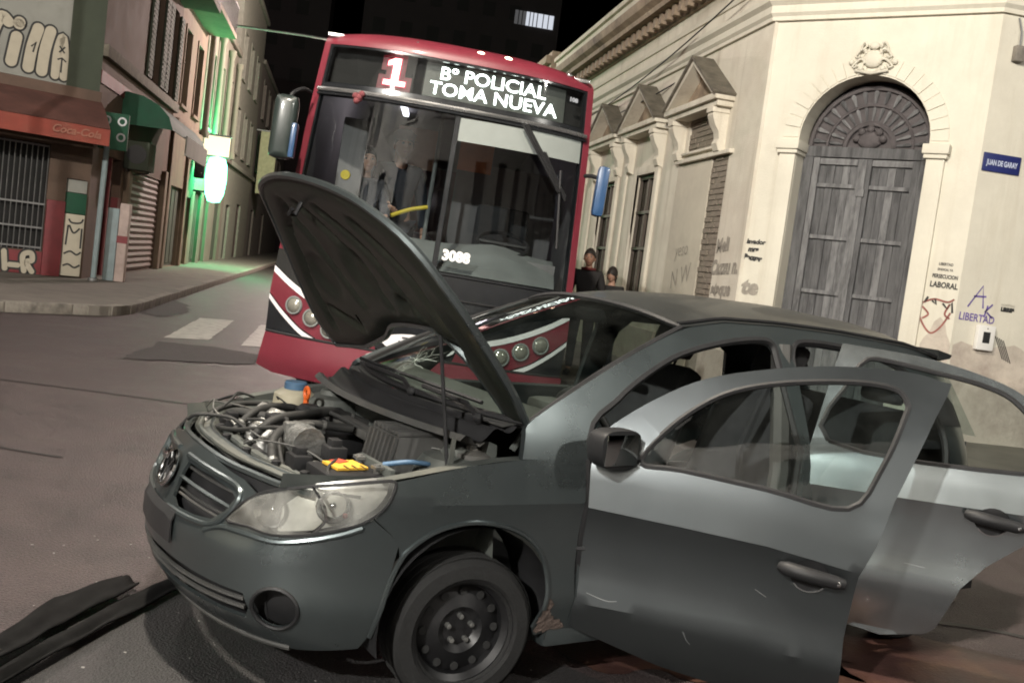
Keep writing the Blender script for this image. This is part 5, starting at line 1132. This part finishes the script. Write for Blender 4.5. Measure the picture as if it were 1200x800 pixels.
trim(ln([(-1.0, 2.97), (-.85, 3.40), (-.75, 3.66), (-.58, 4.10), (-.35, 4.45)]), ln([(-.96, 2.9), (-.77, 3.37), (-.66, 3.66), (-.5, 4.05), (-.25, 4.40)]), 'lip', m_trim, .022, .008)

# scratches on the open doors
m_scr = M('scratch', (.28, .29, .29), .6)
for fn, own, L in ((ff, fd_, [[(.40, .33), (.415, .30), (.43, .285)], [(.05, .40), (.12, .385), (.16, .39)], [(.62, .52), (.66, .50)]]), (rf, rd_, [[(.30, .66), (.302, .60)], [(.42, .52), (.5, .515)]])):
    for P in L: q = MB(); q.ribbon(spl(P, 4), .0013, fn(.002)); cb(q, 'scratch', m_scr, own, smooth=0)

# ================================================================== the city bus
m_bred = M('bus_red_paint', (.145, .018, .03), .45, var=.14, scale=2, coat=.3, dirt=(.12, .03, .035), dscale=1.5, damt=.5)
m_bblk = M('bus_black_panel', (.014, .015, .017), .18, var=.2, scale=4, coat=.4)
m_bwht = M('bus_white_stripe', (.72, .70, .72), .4, var=.05)
m_bgry = M('bus_grey_dash', (.17, .18, .175), .6, var=.15, scale=3)
m_bint = M('bus_interior_panel', (.17, .16, .16), .7, var=.15, scale=2)
m_bsil = M('bus_silver_trim', (.55, .55, .55), .25, metal=.9, var=.1)
m_shade = M('bus_sunshade', (.20, .22, .21), .8, var=.08)
m_bglass = GLASS('bus_windscreen_glass', (.62, .66, .67), 1.0, .015, 1.52, film=.0)
m_lglass = GLASS('destination_glass', (.72, .74, .74), 1.0, .03, 1.5, film=.02, filmcol=(.2, .2, .2))
m_bmir = M('bus_mirror_shell', (.016, .024, .022), .45, var=.2, coat=.5)
m_bblue = M('bus_blue_mirror', (.022, .06, .14), .35, var=.2, coat=.4)
m_wled = EM('white_led', (.90, 1, .93), 9); m_rled = EM('red_led', (1, .08, .14), 10); m_rcore = EM('red_led_core', (1, .55, .5), 7)
m_amb = EM('marker_lamp', (1, .70, .48), 14)
m_hlamp = M('bus_lamp_glass', (.32, .31, .27), .18, metal=.5, var=.2, coat=.6)
m_yrail = M('yellow_rail', (.55, .42, .03), .4)
BUS = thing('city_bus', 'red city bus with lit route sign 1 stopped facing the wreck', 'bus', (.692, 8.10, 0), (0, .0411, -.1093))
HZ = [.3, 1.0, 1.6, 2.6, 3.25]; HWv = [1.27, 1.28, 1.25, 1.20, 1.15]
def hw(z): return float(np.interp(z, HZ, HWv))
def bdep(u, z): return .28*min(abs(u), 1.05)**3+float(np.interp(z, [.3, 1.0, 3.3], [.06, 0., .16]))+(max(0, z-3.13)/.17)**2*.30
def bp(off=0.): return lambda u, z: (u*hw(z), bdep(u, z)-off, z)
def bb(mb, name, mat, own=None, **k): return mb.build(name, mat, own or BUS, **k)
# shell: sides, roof, floor behind the front cap
def shell(u, d):
    a = u; P = spl([(-1.27, .33), (-1.28, 1.0), (-1.25, 1.6), (-1.20, 2.6), (-1.13, 3.12), (-.98, 3.24), (-.5, 3.3), (0, 3.315), (.5, 3.3), (.98, 3.24), (1.13, 3.12), (1.20, 2.6), (1.25, 1.6), (1.28, 1.0), (1.27, .33)], 4)
    i = a*(len(P)-1); return (np.interp(i, range(len(P)), [p[0] for p in P]), d, np.interp(i, range(len(P)), [p[1] for p in P]))
q = MB(); q.grid(shell, 56, 20, (0, 1), (.46, 10.6)); bb(q, 'body_shell', m_bred, smooth=40)
q = MB(); P = [shell(k/56, 10.6) for k in range(57)]; q.add(P, [list(range(57))]); bb(q, 'rear_panel', m_bred, smooth=0)
q = MB(); q.box(-1.2, 1.2, .35, 10.5, .66, .72); bb(q, 'floor', m_bblk, smooth=0)
q = MB(); q.box(-1.1, 1.1, 1.3, 10.5, 3.12, 3.15); bb(q, 'ceiling', m_bint, smooth=0)
for sg in (-1, 1):
    for k in range(6):
        q = MB(); d0_ = 1.2+k*1.5; q.grid(lambda d, t: (sg*(hw(1.45+1.2*t)+.012), d, 1.45+1.2*t), 2, 4, (d0_, d0_+1.38), (0, 1)); bb(q, 'side_window', m_bblk, smooth=60)
    for d in (2.2, 8.0):
        q = MB(); q.lathe([(.25, -.12), (.44, -.13), (.48, -.08), (.48, .08), (.44, .13), (.25, .12)], 28, (sg*1.1, d, .48), 'x'); w_ = bb(q, 'wheel', m_rub)
        q = MB(); q.lathe([(0, sg*.05), (.12, sg*.09), (.15, sg*.04), (.24, sg*.11), (.26, sg*.115)], 24, (sg*1.1, d, .48), 'x'); bb(q, 'rim', m_alu, w_)
q = MB(); q.grid(lambda u, d: (lambda p: (p[0]*.97, d, .75+(p[2]-.75)*.965))(shell(u, 0)), 56, 3, (.06, .94), (.5, 10.5)); bb(q, 'interior_lining', m_bint, smooth=40)
# dome above the sign
q = MB(); q.grid(lambda u, t: (u*hw(3.15)*(1-.10*t*t), bdep(u, 3.1)+.30*t*t, 3.12+.15*math.sin(t*PI/2)+.03*t*(1-u*u)-.035*t*abs(u)**5), 40, 8, (-1, 1), (0, 1)); dome = bb(q, 'roof_cap', m_bred, smooth=60)
q = MB(); q.grid(lambda u, t: (u*1.03, .62+.5*t, 3.255+.035*(1-u*u)-.03*abs(u)**5-.02*t), 20, 4, (-1, 1), (0, 1)); bb(q, 'roof_front', m_bred, smooth=60)
for u in (-.33, -.08, .128, .329, .8):
    q = MB(); c = Vector(bp(.012)(u, 3.222)); q.ball(c, 1, 12, 8, (.045 if u in (.128, .329) else .03, .025, .03 if u in (.128, .329) else .018)); bb(q, 'marker_light', m_amb if u in (.128, .329) else m_bsil, smooth=60)
for u in (-.93, .9):
    q = MB(); q.box(*[v for c in zip(Vector(bp(.02)(u, 3.2))-Vector((.07, .012, .015)), Vector(bp(.02)(u, 3.2))+Vector((.07, .012, .015))) for v in c], bev=.006); bb(q, 'side_marker', m_bsil)
# front frame and glazing
q = MB(); q.sheet([(-1, 1.36), (-.955, 1.36), (-.955, 3.125), (.955, 3.125), (.955, 1.36), (1, 1.36), (1, 3.13), (-1, 3.13)], bp(), step=.09, thick=.03); bb(q, 'front_frame', m_bred, smooth=40)
q = MB(); q.sheet(rect(-.952, .952, 1.372, 3.122), bp(-.006), [rect(-.93, .93, 2.80, 3.10), rect(-.935, .022, 1.395, 2.685), rect(.058, .935, 1.395, 2.685)], step=.09, thick=.03); bb(q, 'glazing_surround', m_bblk, smooth=40)
q = MB(); q.tube([bp(.02)(u/20*.965, 2.735) for u in range(-20, 21)], .02, 8); bb(q, 'silver_trim', m_bsil)
q = MB(); q.tube([bp(.012)(u/20*.965, 2.70) for u in range(-20, 21)], .012, 6); bb(q, 'lower_trim', m_bblk)
for a, b in ((-.94, .026), (.054, .94)):
    q = MB(); q.sheet(rect(a, b, 1.39, 2.69), bp(-.004), step=.11); bb(q, 'windscreen_pane', m_bglass, smooth=60)
q = MB(); q.sheet(rect(-.935, .935, 2.795, 3.105), bp(-.004), step=.11); bb(q, 'sign_glass', m_lglass, smooth=60)
q = MB(); q.sheet(rect(-.96, .96, 2.74, 3.13), bp(-.11), step=.2); sb = bb(q, 'sign_backboard', m_dark, smooth=0)
def led(rows, u0, z0, pu, pz, mat, name, k=.46):
    q = MB()
    for j, r in enumerate(rows):
        for i, c in enumerate(r):
            if c == '#':
                u, z = u0+i*pu, z0-j*pz
                q.add([bp(-.095)(u+a*pu*k, z+b*pz*k) for a, b in ((-1, -1), (1, -1), (1, 1), (-1, 1))], [(0, 1, 2, 3)])
    return bb(q, name, mat, sb, smooth=0, merge=False, kind='stuff')
FONT = {'B': '####. #...# #...# ####. #...# #...# ####.', 'o': '##.. ##.. .... ##.. .... .... ....', 'P': '####. #...# #...# ####. #.... #.... #....', 'O': '.###. #...# #...# #...# #...# #...# .###.', 'L': '#... #... #... #... #... #... ####', 'I': '### .#. .#. .#. .#. .#. ###', 'C': '.###. #...# #.... #.... #.... #...# .###.', 'A': '.###. #...# #...# ##### #...# #...# #...#', 'T': '##### ..#.. ..#.. ..#.. ..#.. ..#.. ..#..', 'M': '#...# ##.## #.#.# #.#.# #...# #...# #...#', 'N': '#...# ##..# ##..# #.#.# #..## #..## #...#', 'U': '#...# #...# #...# #...# #...# #...# .###.', 'E': '##### #.... #.... ####. #.... #.... #####', 'V': '#...# #...# #...# #...# .#.#. .#.#. ..#..', ' ': '.. .. .. .. .. .. ..'}
def rowsof(s, bold=True):
    R_ = ['']*7
    for ch in s:
        g = FONT[ch].split()
        for i in range(7):
            r = g[i]
            R_[i] += r+'.'
    if bold:
        out_ = []
        for r in R_:
            r2 = ''
            for c in r: r2 += c*2
            r3 = list(r2)
            for i in range(len(r2)-1):
                if r2[i] == '#': r3[i+1] = '#'
            out_.append(''.join(r3))
        return out_
    return R_
def fit(s, u0, u1, zt, zb, mat, name):
    rr = rowsof(s); n = len(rr[0]); led(rr, u0, zt, (u1-u0)/n, (zt-zb)/6, mat, name, .5)
def ledtext(st, u0, u1, z0, hgt, sup=None):
    q = MB(); text_mb(q, st, 1, lambda x, y: (x, y, 0), align='LEFT', bold=.010)
    xs = [v[0] for v in q.v]; x0, x1 = min(xs), max(xs)
    ys = [v[1] for v in q.v]; y1 = max(ys)
    q.v = [bp(-.092)(u0+(v[0]-x0)/(x1-x0)*(u1-u0), z0+v[1]/y1*hgt) for v in q.v]
    return bb(q, 'route_lettering', m_wled, sb, smooth=0)
ledtext('Bº POLICIAL', -.13, .64, 2.972, .105); ledtext('TOMA NUEVA', -.195, .735, 2.842, .105)
def number(g, off, mat, nm):
    q = MB(); z0, z1 = 2.855, 3.075; um = -.447; st = .022
    for P in ([(um-st, z0+.03), (um+st, z0+.03), (um+st, z1), (um-st, z1)], [(um-.075, z0), (um+.075, z0), (um+.075, z0+.034), (um-.075, z0+.034)], [(um-st, z1), (um-.062, z1-.028), (um-.062, z1-.062), (um-st, z1-.045)]):
        c = (sum(p[0] for p in P)/4, sum(p[1] for p in P)/4)
        q.add([bp(off)(p[0]+math.copysign(g, p[0]-c[0]), p[1]+math.copysign(g, p[1]-c[1])) for p in P], [(0, 1, 2, 3)])
    return bb(q, nm, mat, sb, smooth=0, merge=False)
number(.045, -.099, EM('red_halo_dim', (.8, .0, .05), .16), 'number_glow'); number(.012, -.096, EM('red_halo_mid', (1, .0, .08), 1.1), 'number_glow'); number(.003, -.092, m_rcore, 'route_number')  # the two outer layers paint a red halo round the lit number
q = MB(); q.sheet(rect(-.24, .79, 2.80, 3.095), bp(-.1), step=.1); bb(q, 'white_led_panel', EM('led_panel_glow', (.75, .82, .70), .05), sb, smooth=0)
q = MB(); text_mb(q, '108', .045, lambda x, y: (lambda p: p)(bp(.002)(.845+x, 3.0+y)), bold=.003); bb(q, 'fleet_tag', EM('tag_white', (.8, .8, .8), .5), smooth=0)
q = MB(); text_mb(q, '3088', .115, lambda x, y: bp(.003)(.172+x/1.25, 1.50+y), bold=.006); bb(q, 'fleet_number', M('decal_white', (.75, .75, .75), .5), smooth=0)
q = MB(); q.grid(lambda u, t: bp(.001)(u, 2.49+.19*t+.02*(u-.5)), 12, 2, (.06, .935), (0, 1)); bb(q, 'sunshade', m_shade, smooth=60)
# wipers
for du_ in (0, .03):
    q = MB(); q.tube([bp(.06)(.49+du_, 2.71), bp(.075)(.62+du_, 2.5), bp(.06)(.80+du_*.3, 2.22)], .014, 6); q.tube([bp(.05)(.66+du_*.4, 2.52), bp(.04)(.86, 2.19-du_)], .011, 6); bb(q, 'wiper', m_plast)
q = MB(); q.tube([bp(.05)(.80, 2.4), bp(.03)(.84, 1.75)], .012, 6); bb(q, 'wiper_blade', m_plast)
q = MB()
for k in range(7): q.ball(Vector(bp(.045)(-.66+.02*math.cos(k*2.2), 2.72-.03*k/3))+Vector((.03*math.sin(k*1.9), 0, 0)), .028, 8, 6)
bb(q, 'ribbon_bow', M('dull_red_ribbon', (.13, .03, .035), .8), smooth=60)
# lower front
q = MB(); q.sheet(rect(-1, 1, .655, 1.365), bp(), step=.08, thick=.02); lf = bb(q, 'lower_front', m_bblk, smooth=40)
q = MB(); q.tube([bp(.008)(u/20*.98, 1.20-.02) for u in range(1, 20)], .008, 6); bb(q, 'panel_gap', m_plast, lf)
for sg in (-1, 1):
    def mm_(P): return [(sg*a, z) for a, z in P]
    up = [(1.0, 1.215), (.85, 1.10), (.63, .965), (.45, .885), (.28, .84)]
    lo_ = [(1.0, .975), (.90, .86), (.767, .735), (.66, .672)]
    P = [(a, z-.05) for a, z in up]+[(.25, .665)]+[(.62, .662)]+[(a, z+.01) for a, z in lo_[::-1]]
    q = MB(); q.sheet(mm_(P), bp(.006), step=.07, flip=(sg > 0)); bb(q, 'red_side_panel', m_bred, lf, smooth=40)
    for L, w in ((up, .05), (lo_, .042)):
        S_ = spl(L, 6); q = MB(); q.grid(lambda i, t: bp(.012)(sg*np.interp(i, range(len(S_)), [p[0] for p in S_]), np.interp(i, range(len(S_)), [p[1] for p in S_])-w*t), len(S_)-1, 2, (0, len(S_)-1), (0, 1)); bb(q, 'white_stripe', m_bwht, lf, smooth=60)
    for u, z in ((.817, .915), (.69, .838), (.563, .768)):
        c = Vector(bp(.0)(sg*u, z)); nx = Vector(bp(0)(sg*(u+.02), z))-Vector(bp(0)(sg*(u-.02), z)); n_ = Vector((nx.y, -nx.x, 0)).normalized(); n_ = n_ if n_.y < 0 else -n_
        T = n_.to_track_quat('Z', 'Y').to_matrix().to_4x4(); T.translation = c
        q = MB(T); q.lathe([(0, .034), (.035, .03), (.06, .016), (.064, .01)], 20); hd_ = bb(q, 'headlamp', m_hlamp, lf, smooth=60)
        q = MB(T); q.lathe([(.063, .0), (.063, .02), (.075, .02), (.08, .006)], 20); bb(q, 'bezel', m_bgry, hd_)
q = MB(); q.sheet(ell((.02, .76), .24, .085, 24), bp(.016), step=.06); bb(q, 'emblem_plate', m_bwht, lf, smooth=60)
for k in range(4):
    q = MB(); q.tube([bp(.02)(-.15+.02*k, .70+k*.036), bp(.02)(.2-.02*k, .70+k*.036)], .007, 5); bb(q, 'emblem_bar', m_plast, lf)
q = MB(); q.sheet([(-.985, .13)]+[(-1.0+.125*k, -.0) for k in range(1)]+[(-1.02, -.16), (-.9, -.2), (-.5, -.21), (.5, -.21), (.9, -.2), (1.02, -.16), (1.0, .13)], lambda u, v: (u*1.28, bdep(u, .5)-.09+.5*max(0, -v-.06)**1.2, .525+v*1.0), step=.07, thick=.05); bmp = bb(q, 'bumper', m_bred, smooth=45)
q = MB(); q.tube([(u/20*1.26, bdep(u/20, .5)-.07, .665) for u in range(-20, 21)], .012, 6); bb(q, 'bumper_gap', m_plast, bmp)
q = MB(); q.box(-.14, .14, -.17, -.15, .47, .57, bev=.004); bb(q, 'licence_plate', m_bwht, bmp)
# mirrors
q = MB(); q.box(-1.43, -1.235, .0, .15, 2.08, 2.60, bev=.06); mr = bb(q, 'mirror', m_bmir, smooth=60)
q = MB(); q.box(-1.26, -1.215, -.012, .10, 2.1, 2.38, bev=.015); bb(q, 'mirror_pod', m_bblue, mr, smooth=50)
q = MB(); q.tube(spl([(-1.19, .28, 2.68), (-1.24, .16, 2.68), (-1.30, .08, 2.62), (-1.32, .07, 2.55)], 5), .016, 8); bb(q, 'mirror_arm', m_plast, mr)
q = MB(); q.box(1.26, 1.36, -.02, .10, 2.06, 2.48, bev=.04); mr = bb(q, 'mirror', m_bblue, smooth=50)
q = MB(); q.tube(spl([(1.19, .28, 2.40), (1.24, .2, 2.40), (1.29, .1, 2.38)], 5), .018, 8); bb(q, 'mirror_arm', m_plast, mr)
# cab
q = MB(); q.sheet([(-1.1, 0), (1.1, 0), (1.1, 1), (-1.1, 1)], lambda x, t: (x, .33*abs(x/1.2)**3+.10+.5*t, 1.40+.34*t-.1*t*t+(.06*math.exp(-((x-.55)/.25)**2) if t > .4 else 0)), step=.12); bb(q, 'dashboard', m_bgry, smooth=50)
q = MB(); q.box(-1.1, 1.1, .55, .62, .72, 1.6); bb(q, 'dash_front', m_bint, smooth=0)
T = Matrix.Translation((.62, .78, 1.72)) @ Matrix.Rotation(R(28), 4, 'X'); q = MB(T); q.tube([(.23*math.cos(k*PI/16), .23*math.sin(k*PI/16), 0) for k in range(33)], .018, 8); q.tube([(-.22, 0, 0), (.22, 0, 0)], .02, 6); q.tube([(0, 0, 0), (0, .0, -.4)], .04, 8); bb(q, 'steering_wheel', m_plast)
q = MB(); q.box(.35, .9, 1.15, 1.65, 1.15, 1.3, bev=.05); st_ = bb(q, 'driver_seat', m_int); q = MB(); q.box(.36, .89, 1.62, 1.75, 1.3, 2.1, bev=.05); bb(q, 'seat_back', m_int, st_)
q = MB(); q.box(.1, 1.15, 1.9, 1.94, .72, 2.5); bb(q, 'cab_partition', m_bint, smooth=0)
for x in (-.75, -.3):
    for k in range(5):
        q = MB(); d = 3+k*1.3; q.box(x-.2, x+.2, d, d+.4, 1.1, 1.18, bev=.03); s_ = bb(q, 'passenger_seat', m_bint); q = MB(); q.box(x-.2, x+.2, d+.36, d+.44, 1.18, 1.75, bev=.03); bb(q, 'seat_back', m_bint, s_)
q = MB(); q.tube(spl([(-.40, .62, 1.80), (-.25, .68, 1.88), (-.10, .72, 1.93)], 4), .018, 8); bb(q, 'grab_rail', m_yrail)
q = MB(); q.tube([(-.1, 1.1, .72), (-.1, 1.1, 3.12)], .02, 8); bb(q, 'grab_pole', m_bgry)
q = MB(); q.box(-.95, -.72, .8, .9, .72, 2.6, bev=.02); bb(q, 'door_column', m_bint)
q = MB(); q.lathe([(0, -.02), (.04, -.02), (.044, .0), (0, .01)], 16, (-.83, .48, 2.07), 'y'); bb(q, 'yellow_button', m_yrail)
q = MB(); q.box(.1, .42, 1.2, 1.22, 2.35, 2.62); bb(q, 'notice_sheet', M('orange_notice', (.42, .14, .06), .8), smooth=0)
q = MB(); q.box(-.5, -.12, 1.35, 1.37, 2.3, 2.68); bb(q, 'reflection_sheet', M('pinkish_reflection', (.36, .2, .15), .9), smooth=0)  # pinkish building reflection in the glass put in as a coloured sheet
q = MB(); q.box(-.62, -.56, 2.0, 3.6, 3.06, 3.1); bb(q, 'ceiling_tube', EM('bus_tube', (.95, .9, 1), 5), smooth=0)
ld = bpy.data.lights.new('cab_light', 'POINT'); ld.energy = 11; ld.color = (1, .86, .9); ld.shadow_soft_size = .2
lo = bpy.data.objects.new('cab_light', ld); COL.objects.link(lo); lo.parent = BUS; lo.location = (-.59, 2.4, 2.95)

# ================================================================== people
m_skin = M('skin', (.36, .20, .14), .55, var=.1, scale=12)
m_skin2 = M('lighter_skin', (.45, .27, .2), .55, var=.1, scale=12)
m_eye = M('eye', (.25, .24, .22), .2); m_hair = M('dark_hair', (.018, .013, .011), .6, var=.3, scale=30); m_lip = M('lips', (.28, .11, .09), .5)
m_navy = M('navy_uniform', (.020, .024, .034), .85, var=.25, scale=14, bump=.2); m_jkt = M('black_jacket', (.018, .017, .018), .8, var=.25, scale=12, bump=.2)
m_mar = M('maroon_scarf', (.12, .02, .02), .9); m_jean = M('dark_trousers', (.022, .025, .035), .85, var=.2, scale=14); m_shoe = M('black_shoe', (.015, .015, .015), .5)
def skinmesh(name, nodes, edges, mat, parent, sub=2, extra=None):
    """nodes: list of ((x,y,z), radius); a Skin + Subdivision surface turned into a mesh"""
    bm = bmesh.new(); sk = bm.verts.layers.skin.verify(); V = [bm.verts.new(p) for p, r in nodes]
    for a, b in edges: bm.edges.new((V[a], V[b]))
    for v, (p, r) in zip(V, nodes): v[sk].radius = (r, r) if not isinstance(r, tuple) else r; v[sk].use_root = False
    V[0][sk].use_root = True
    me = bpy.data.meshes.new('t'); bm.to_mesh(me); bm.free()
    ob = bpy.data.objects.new('t', me); COL.objects.link(ob)
    ob.modifiers.new('s', 'SKIN').use_smooth_shade = True; ob.modifiers.new('d', 'SUBSURF').levels = sub
    dg = bpy.context.evaluated_depsgraph_get(); e = ob.evaluated_get(dg); m2 = bpy.data.meshes.new_from_object(e)
    mb = MB(); mb.add([v.co.copy() for v in m2.vertices], [list(p.vertices) for p in m2.polygons])
    bpy.data.objects.remove(ob); bpy.data.meshes.remove(me); bpy.data.meshes.remove(m2)
    if extra: extra(mb)
    return mb.build(name, mat, parent, smooth=80)
def person(label, loc, rz, h=1.72, skin=None, top=None, hair='short', arms=((0, -.05, 0), (0, -.05, 0)), collar=None, group=None, cap=False, lean=0.):
    """faces local -Y; arms: wrist targets relative to the hanging position"""
    skin = skin or m_skin; top = top or m_jkt; k = h/1.72
    t = thing('person', label, 'person', loc, (0, 0, rz), group)
    S_ = lambda x, y, z: ((x*k, (y-lean*max(0, z-.95))*k, z*k))
    hy = -.015
    J = dict(pel=S_(0, 0, .95), sp=S_(0, .01, 1.12), ch=S_(0, .0, 1.30), nk=S_(0, .01, 1.46), nk2=S_(0, -.005, 1.53))
    nodes = [(J['pel'], .115*k), (J['sp'], .105*k), (J['ch'], .115*k), (J['nk'], .055*k), (J['nk2'], .05*k), (S_(0, -.01, 1.585), .05*k)]; edges = [(0, 1), (1, 2), (2, 3), (3, 4), (4, 5)]
    def add(p, r, to): nodes.append((p, r)); edges.append((to, len(nodes)-1)); return len(nodes)-1
    arm_nodes = []; legs = []
    for sg, (ax, ay, az) in zip((-1, 1), arms):
        sh = add(S_(sg*.17, .01, 1.41), .052*k, 2); el = S_(sg*(.235+.3*ax), .02+ay*.35, 1.14+az*.25); wr = S_(sg*(.25+ax), -.03+ay, .90+az)
        e_ = add(el, .040*k, sh); w_ = add(wr, .026*k, e_)
        d = (Vector(wr)-Vector(el)).normalized(); side = Vector((0, -1, 0)); side = (side-d*side.dot(d)).normalized(); fl = d.cross(side)
        pm = add(tuple(Vector(wr)+d*.05*k), (.030*k, .016*k), w_)
        kn = add(tuple(Vector(wr)+d*.085*k), (.034*k, .015*k), pm)
        for i, (o_, L) in enumerate(((-.027, .066), (-.009, .076), (.009, .072), (.026, .056))):
            b0 = Vector(wr)+d*.095*k+side*o_*k; a = add(tuple(b0), .0088*k, kn); b = add(tuple(b0+(d*.55+fl*.12*sg)*L*k), .0082*k, a); add(tuple(b0+(d*.95+fl*.35*sg)*L*k), .0065*k, b)
        tb = Vector(wr)+d*.03*k+side*.028*k; a = add(tuple(tb), .011*k, w_); b = add(tuple(tb+(side*.6+d*.8)*.032*k), .0095*k, a); add(tuple(tb+(side*.5+d*1.1)*.052*k), .008*k, b)
        arm_nodes.append((nodes[sh][0], el, wr))
        hp = add(S_(sg*.095, 0, .90), .085*k, 0); kn_ = add(S_(sg*.10, -.015, .50), .055*k, hp); an = add(S_(sg*.105, .02, .09), .036*k, kn_); add(S_(sg*.11, -.11, .035), .034*k, an)
        legs.append([nodes[i][0] for i in (hp, kn_, an)])
    hc = Vector(S_(0, -.025, 1.63))
    def head(mb):
        def fn(u, v):
            th = 2*PI*u; ph = PI*v; x, y, z = math.sin(ph)*math.sin(th), -math.sin(ph)*math.cos(th), -math.cos(ph)
            w = .074+.004*z; X, Y, Z = x*w, y*.095, z*.118
            if z < 0: X *= 1-.28*z*z; Y += -.012*z*z if y < 0 else .02*z*z
            if y < -.3:
                g = lambda a, b, s1, s2: math.exp(-((x-a)/s1)**2-((z-b)/s2)**2)
                Y -= .024*g(0, -.16, .16, .17)+.010*g(0, .08, .10, .18)+.008*g(0, -.52, .3, .10)+.012*g(0, -.85, .35, .16)
                Y += .011*(g(.36, .08, .2, .13)+g(-.36, .08, .2, .13)); Y -= .006*(g(.34, .27, .3, .08)+g(-.34, .27, .3, .08))
            return tuple(hc+Vector((X, Y, Z))*k)
        mb.grid(fn, 36, 28, (0, 1), (0, 1))
        for sg in (-1, 1): mb.ball(hc+Vector((sg*.076, .008, -.01))*k, .033*k, 10, 8, (.35, .6, 1))
    body_ = skinmesh('body', nodes, edges, skin, t, 2, head)
    for sg in (-1, 1):
        q = MB(); q.ball(hc+Vector((sg*.030, -.0775, .012))*k, .0125*k, 10, 8); e_ = q.build('eye', m_eye, t, smooth=80); q = MB(); q.ball(hc+Vector((sg*.030, -.088, .012))*k, .0055*k, 8, 6); q.build('iris', m_hair, e_, smooth=80)
        q = MB(); q.tube([hc+Vector((sg*(.014+.011*i), -.093+.003*i*i*.5, .034+.003*math.sin(i)))*k for i in range(4)], [.002, .0035, .0035, .0015], 5); q.build('eyebrow', m_hair, t)
    q = MB(); q.tube([hc+Vector((x*.001, -.098+.00002*x*x, -.062))*k for x in (-22, -10, 0, 10, 22)], [.002, .0045, .005, .0045, .002], 6); q.build('mouth', m_lip, t, smooth=60)
    q = MB()
    def hr(u, v):
        th = 2*PI*u; lim = .60 if hair == 'short' else .72; f_ = math.cos(th); ph = PI*(1-v*(lim-.24*max(0, f_)**.7)); x, y, z = math.sin(ph)*math.sin(th), -math.sin(ph)*math.cos(th), -math.cos(ph)
        n_ = 1.06+.03*math.sin(th*9)*math.sin(v*11); return tuple(hc+Vector((x*.080*n_, y*.102*n_+.004, z*.125*n_))*k)
    q.grid(hr, 32, 12, (0, 1), (.02, 1)); 
    if hair == 'tied': q.ball(hc+Vector((0, .10, .03))*k, .05*k, 12, 8); q.tube([hc+Vector((0, .11, .0))*k, hc+Vector((0, .13, -.1))*k, hc+Vector((0, .11, -.2))*k], [.03*k, .035*k, .012*k], 8)
    q.build('hair', m_hair, t, smooth=80)
    if cap:
        q = MB(); q.lathe([(.088*k, .03*k), (.092*k, .06*k), (.10*k, .10*k), (.06*k, .135*k), (0, .14*k)], 22, hc); q.add([tuple(hc+Vector((math.sin(a)*r*1.0, -math.cos(a)*r-.015*(r > .09), .035))*k) for r in (.085, .135) for a in [(-.9+1.8*i/8) for i in range(9)]], [(i, i+1, 10+i, 9+i) for i in range(8)]); q.build('cap', top, t, smooth=60)
    # jacket and trousers follow the body
    jn = [(S_(0, 0, .88), .135*k), (S_(0, .01, 1.12), .128*k), (S_(0, .0, 1.31), .135*k), (S_(0, .01, 1.44), .078*k), (S_(0, .005, 1.485), .066*k)]; je = [(0, 1), (1, 2), (2, 3), (3, 4)]
    for a in arm_nodes:
        jn.append((a[0], .072*k)); je.append((2, len(jn)-1)); jn.append((a[1], .055*k)); je.append((len(jn)-2, len(jn)-1)); jn.append((tuple(Vector(a[1]).lerp(Vector(a[2]), .94)), .043*k)); je.append((len(jn)-2, len(jn)-1))
    skinmesh('jacket', jn, je, top, t)
    tn = [(S_(0, 0, .96), .122*k)]; te = []
    for L in legs:
        o_ = len(tn); tn += [(L[0], .098*k), (L[1], .070*k), (tuple(Vector(L[2])+Vector((0, 0, .0))), .056*k)]; te += [(0, o_), (o_, o_+1), (o_+1, o_+2)]
    skinmesh('trousers', tn, te, m_jean, t)
    for sg in (-1, 1):
        q = MB(); q.ball(S_(sg*.11, -.06, .04), 1, 14, 8, (.05*k, .14*k, .045*k)); q.box(sg*.11*k-.045*k, sg*.11*k+.045*k, -.19*k, .07*k, 0, .02*k, bev=.008); q.build('shoe', m_shoe, t, smooth=60)
    if collar:
        q = MB(); q.tube([Vector(S_(.085*math.cos(a*PI/8), .005+.085*math.sin(a*PI/8), 1.475)) for a in range(17)], .022*k, 8); q.build('scarf', collar, t, smooth=60)
    return t
BM = Matrix.Translation((.692, 8.10, 0)) @ Euler((0, .0411, -.1093)).to_matrix().to_4x4()
def onbus(x, d, z): return BM @ Vector((x, d, z))
person('man in dark jacket with maroon scarf standing on the pavement beside the bus', (3.38, 13.0, .146), R(-22), 1.70, collar=m_mar)
person('shorter dark haired person beside the man at the right of the bus', (3.73, 13.0, .146), R(-35), 1.50, skin=m_skin2, hair='tied')
person('person in dark uniform looking down just inside the left half of the bus windscreen', onbus(-.66, .98, .725), R(8), 1.62, top=m_navy, arms=((-.12, -.28, .25), (-.05, -.2, .2)), lean=.12)
person('taller person in dark uniform and cap standing behind the windscreen near its middle', onbus(-.36, 1.3, .725), R(12), 1.86, top=m_navy, cap=True, arms=((-.1, -.22, .2), (-.02, -.1, 0)))
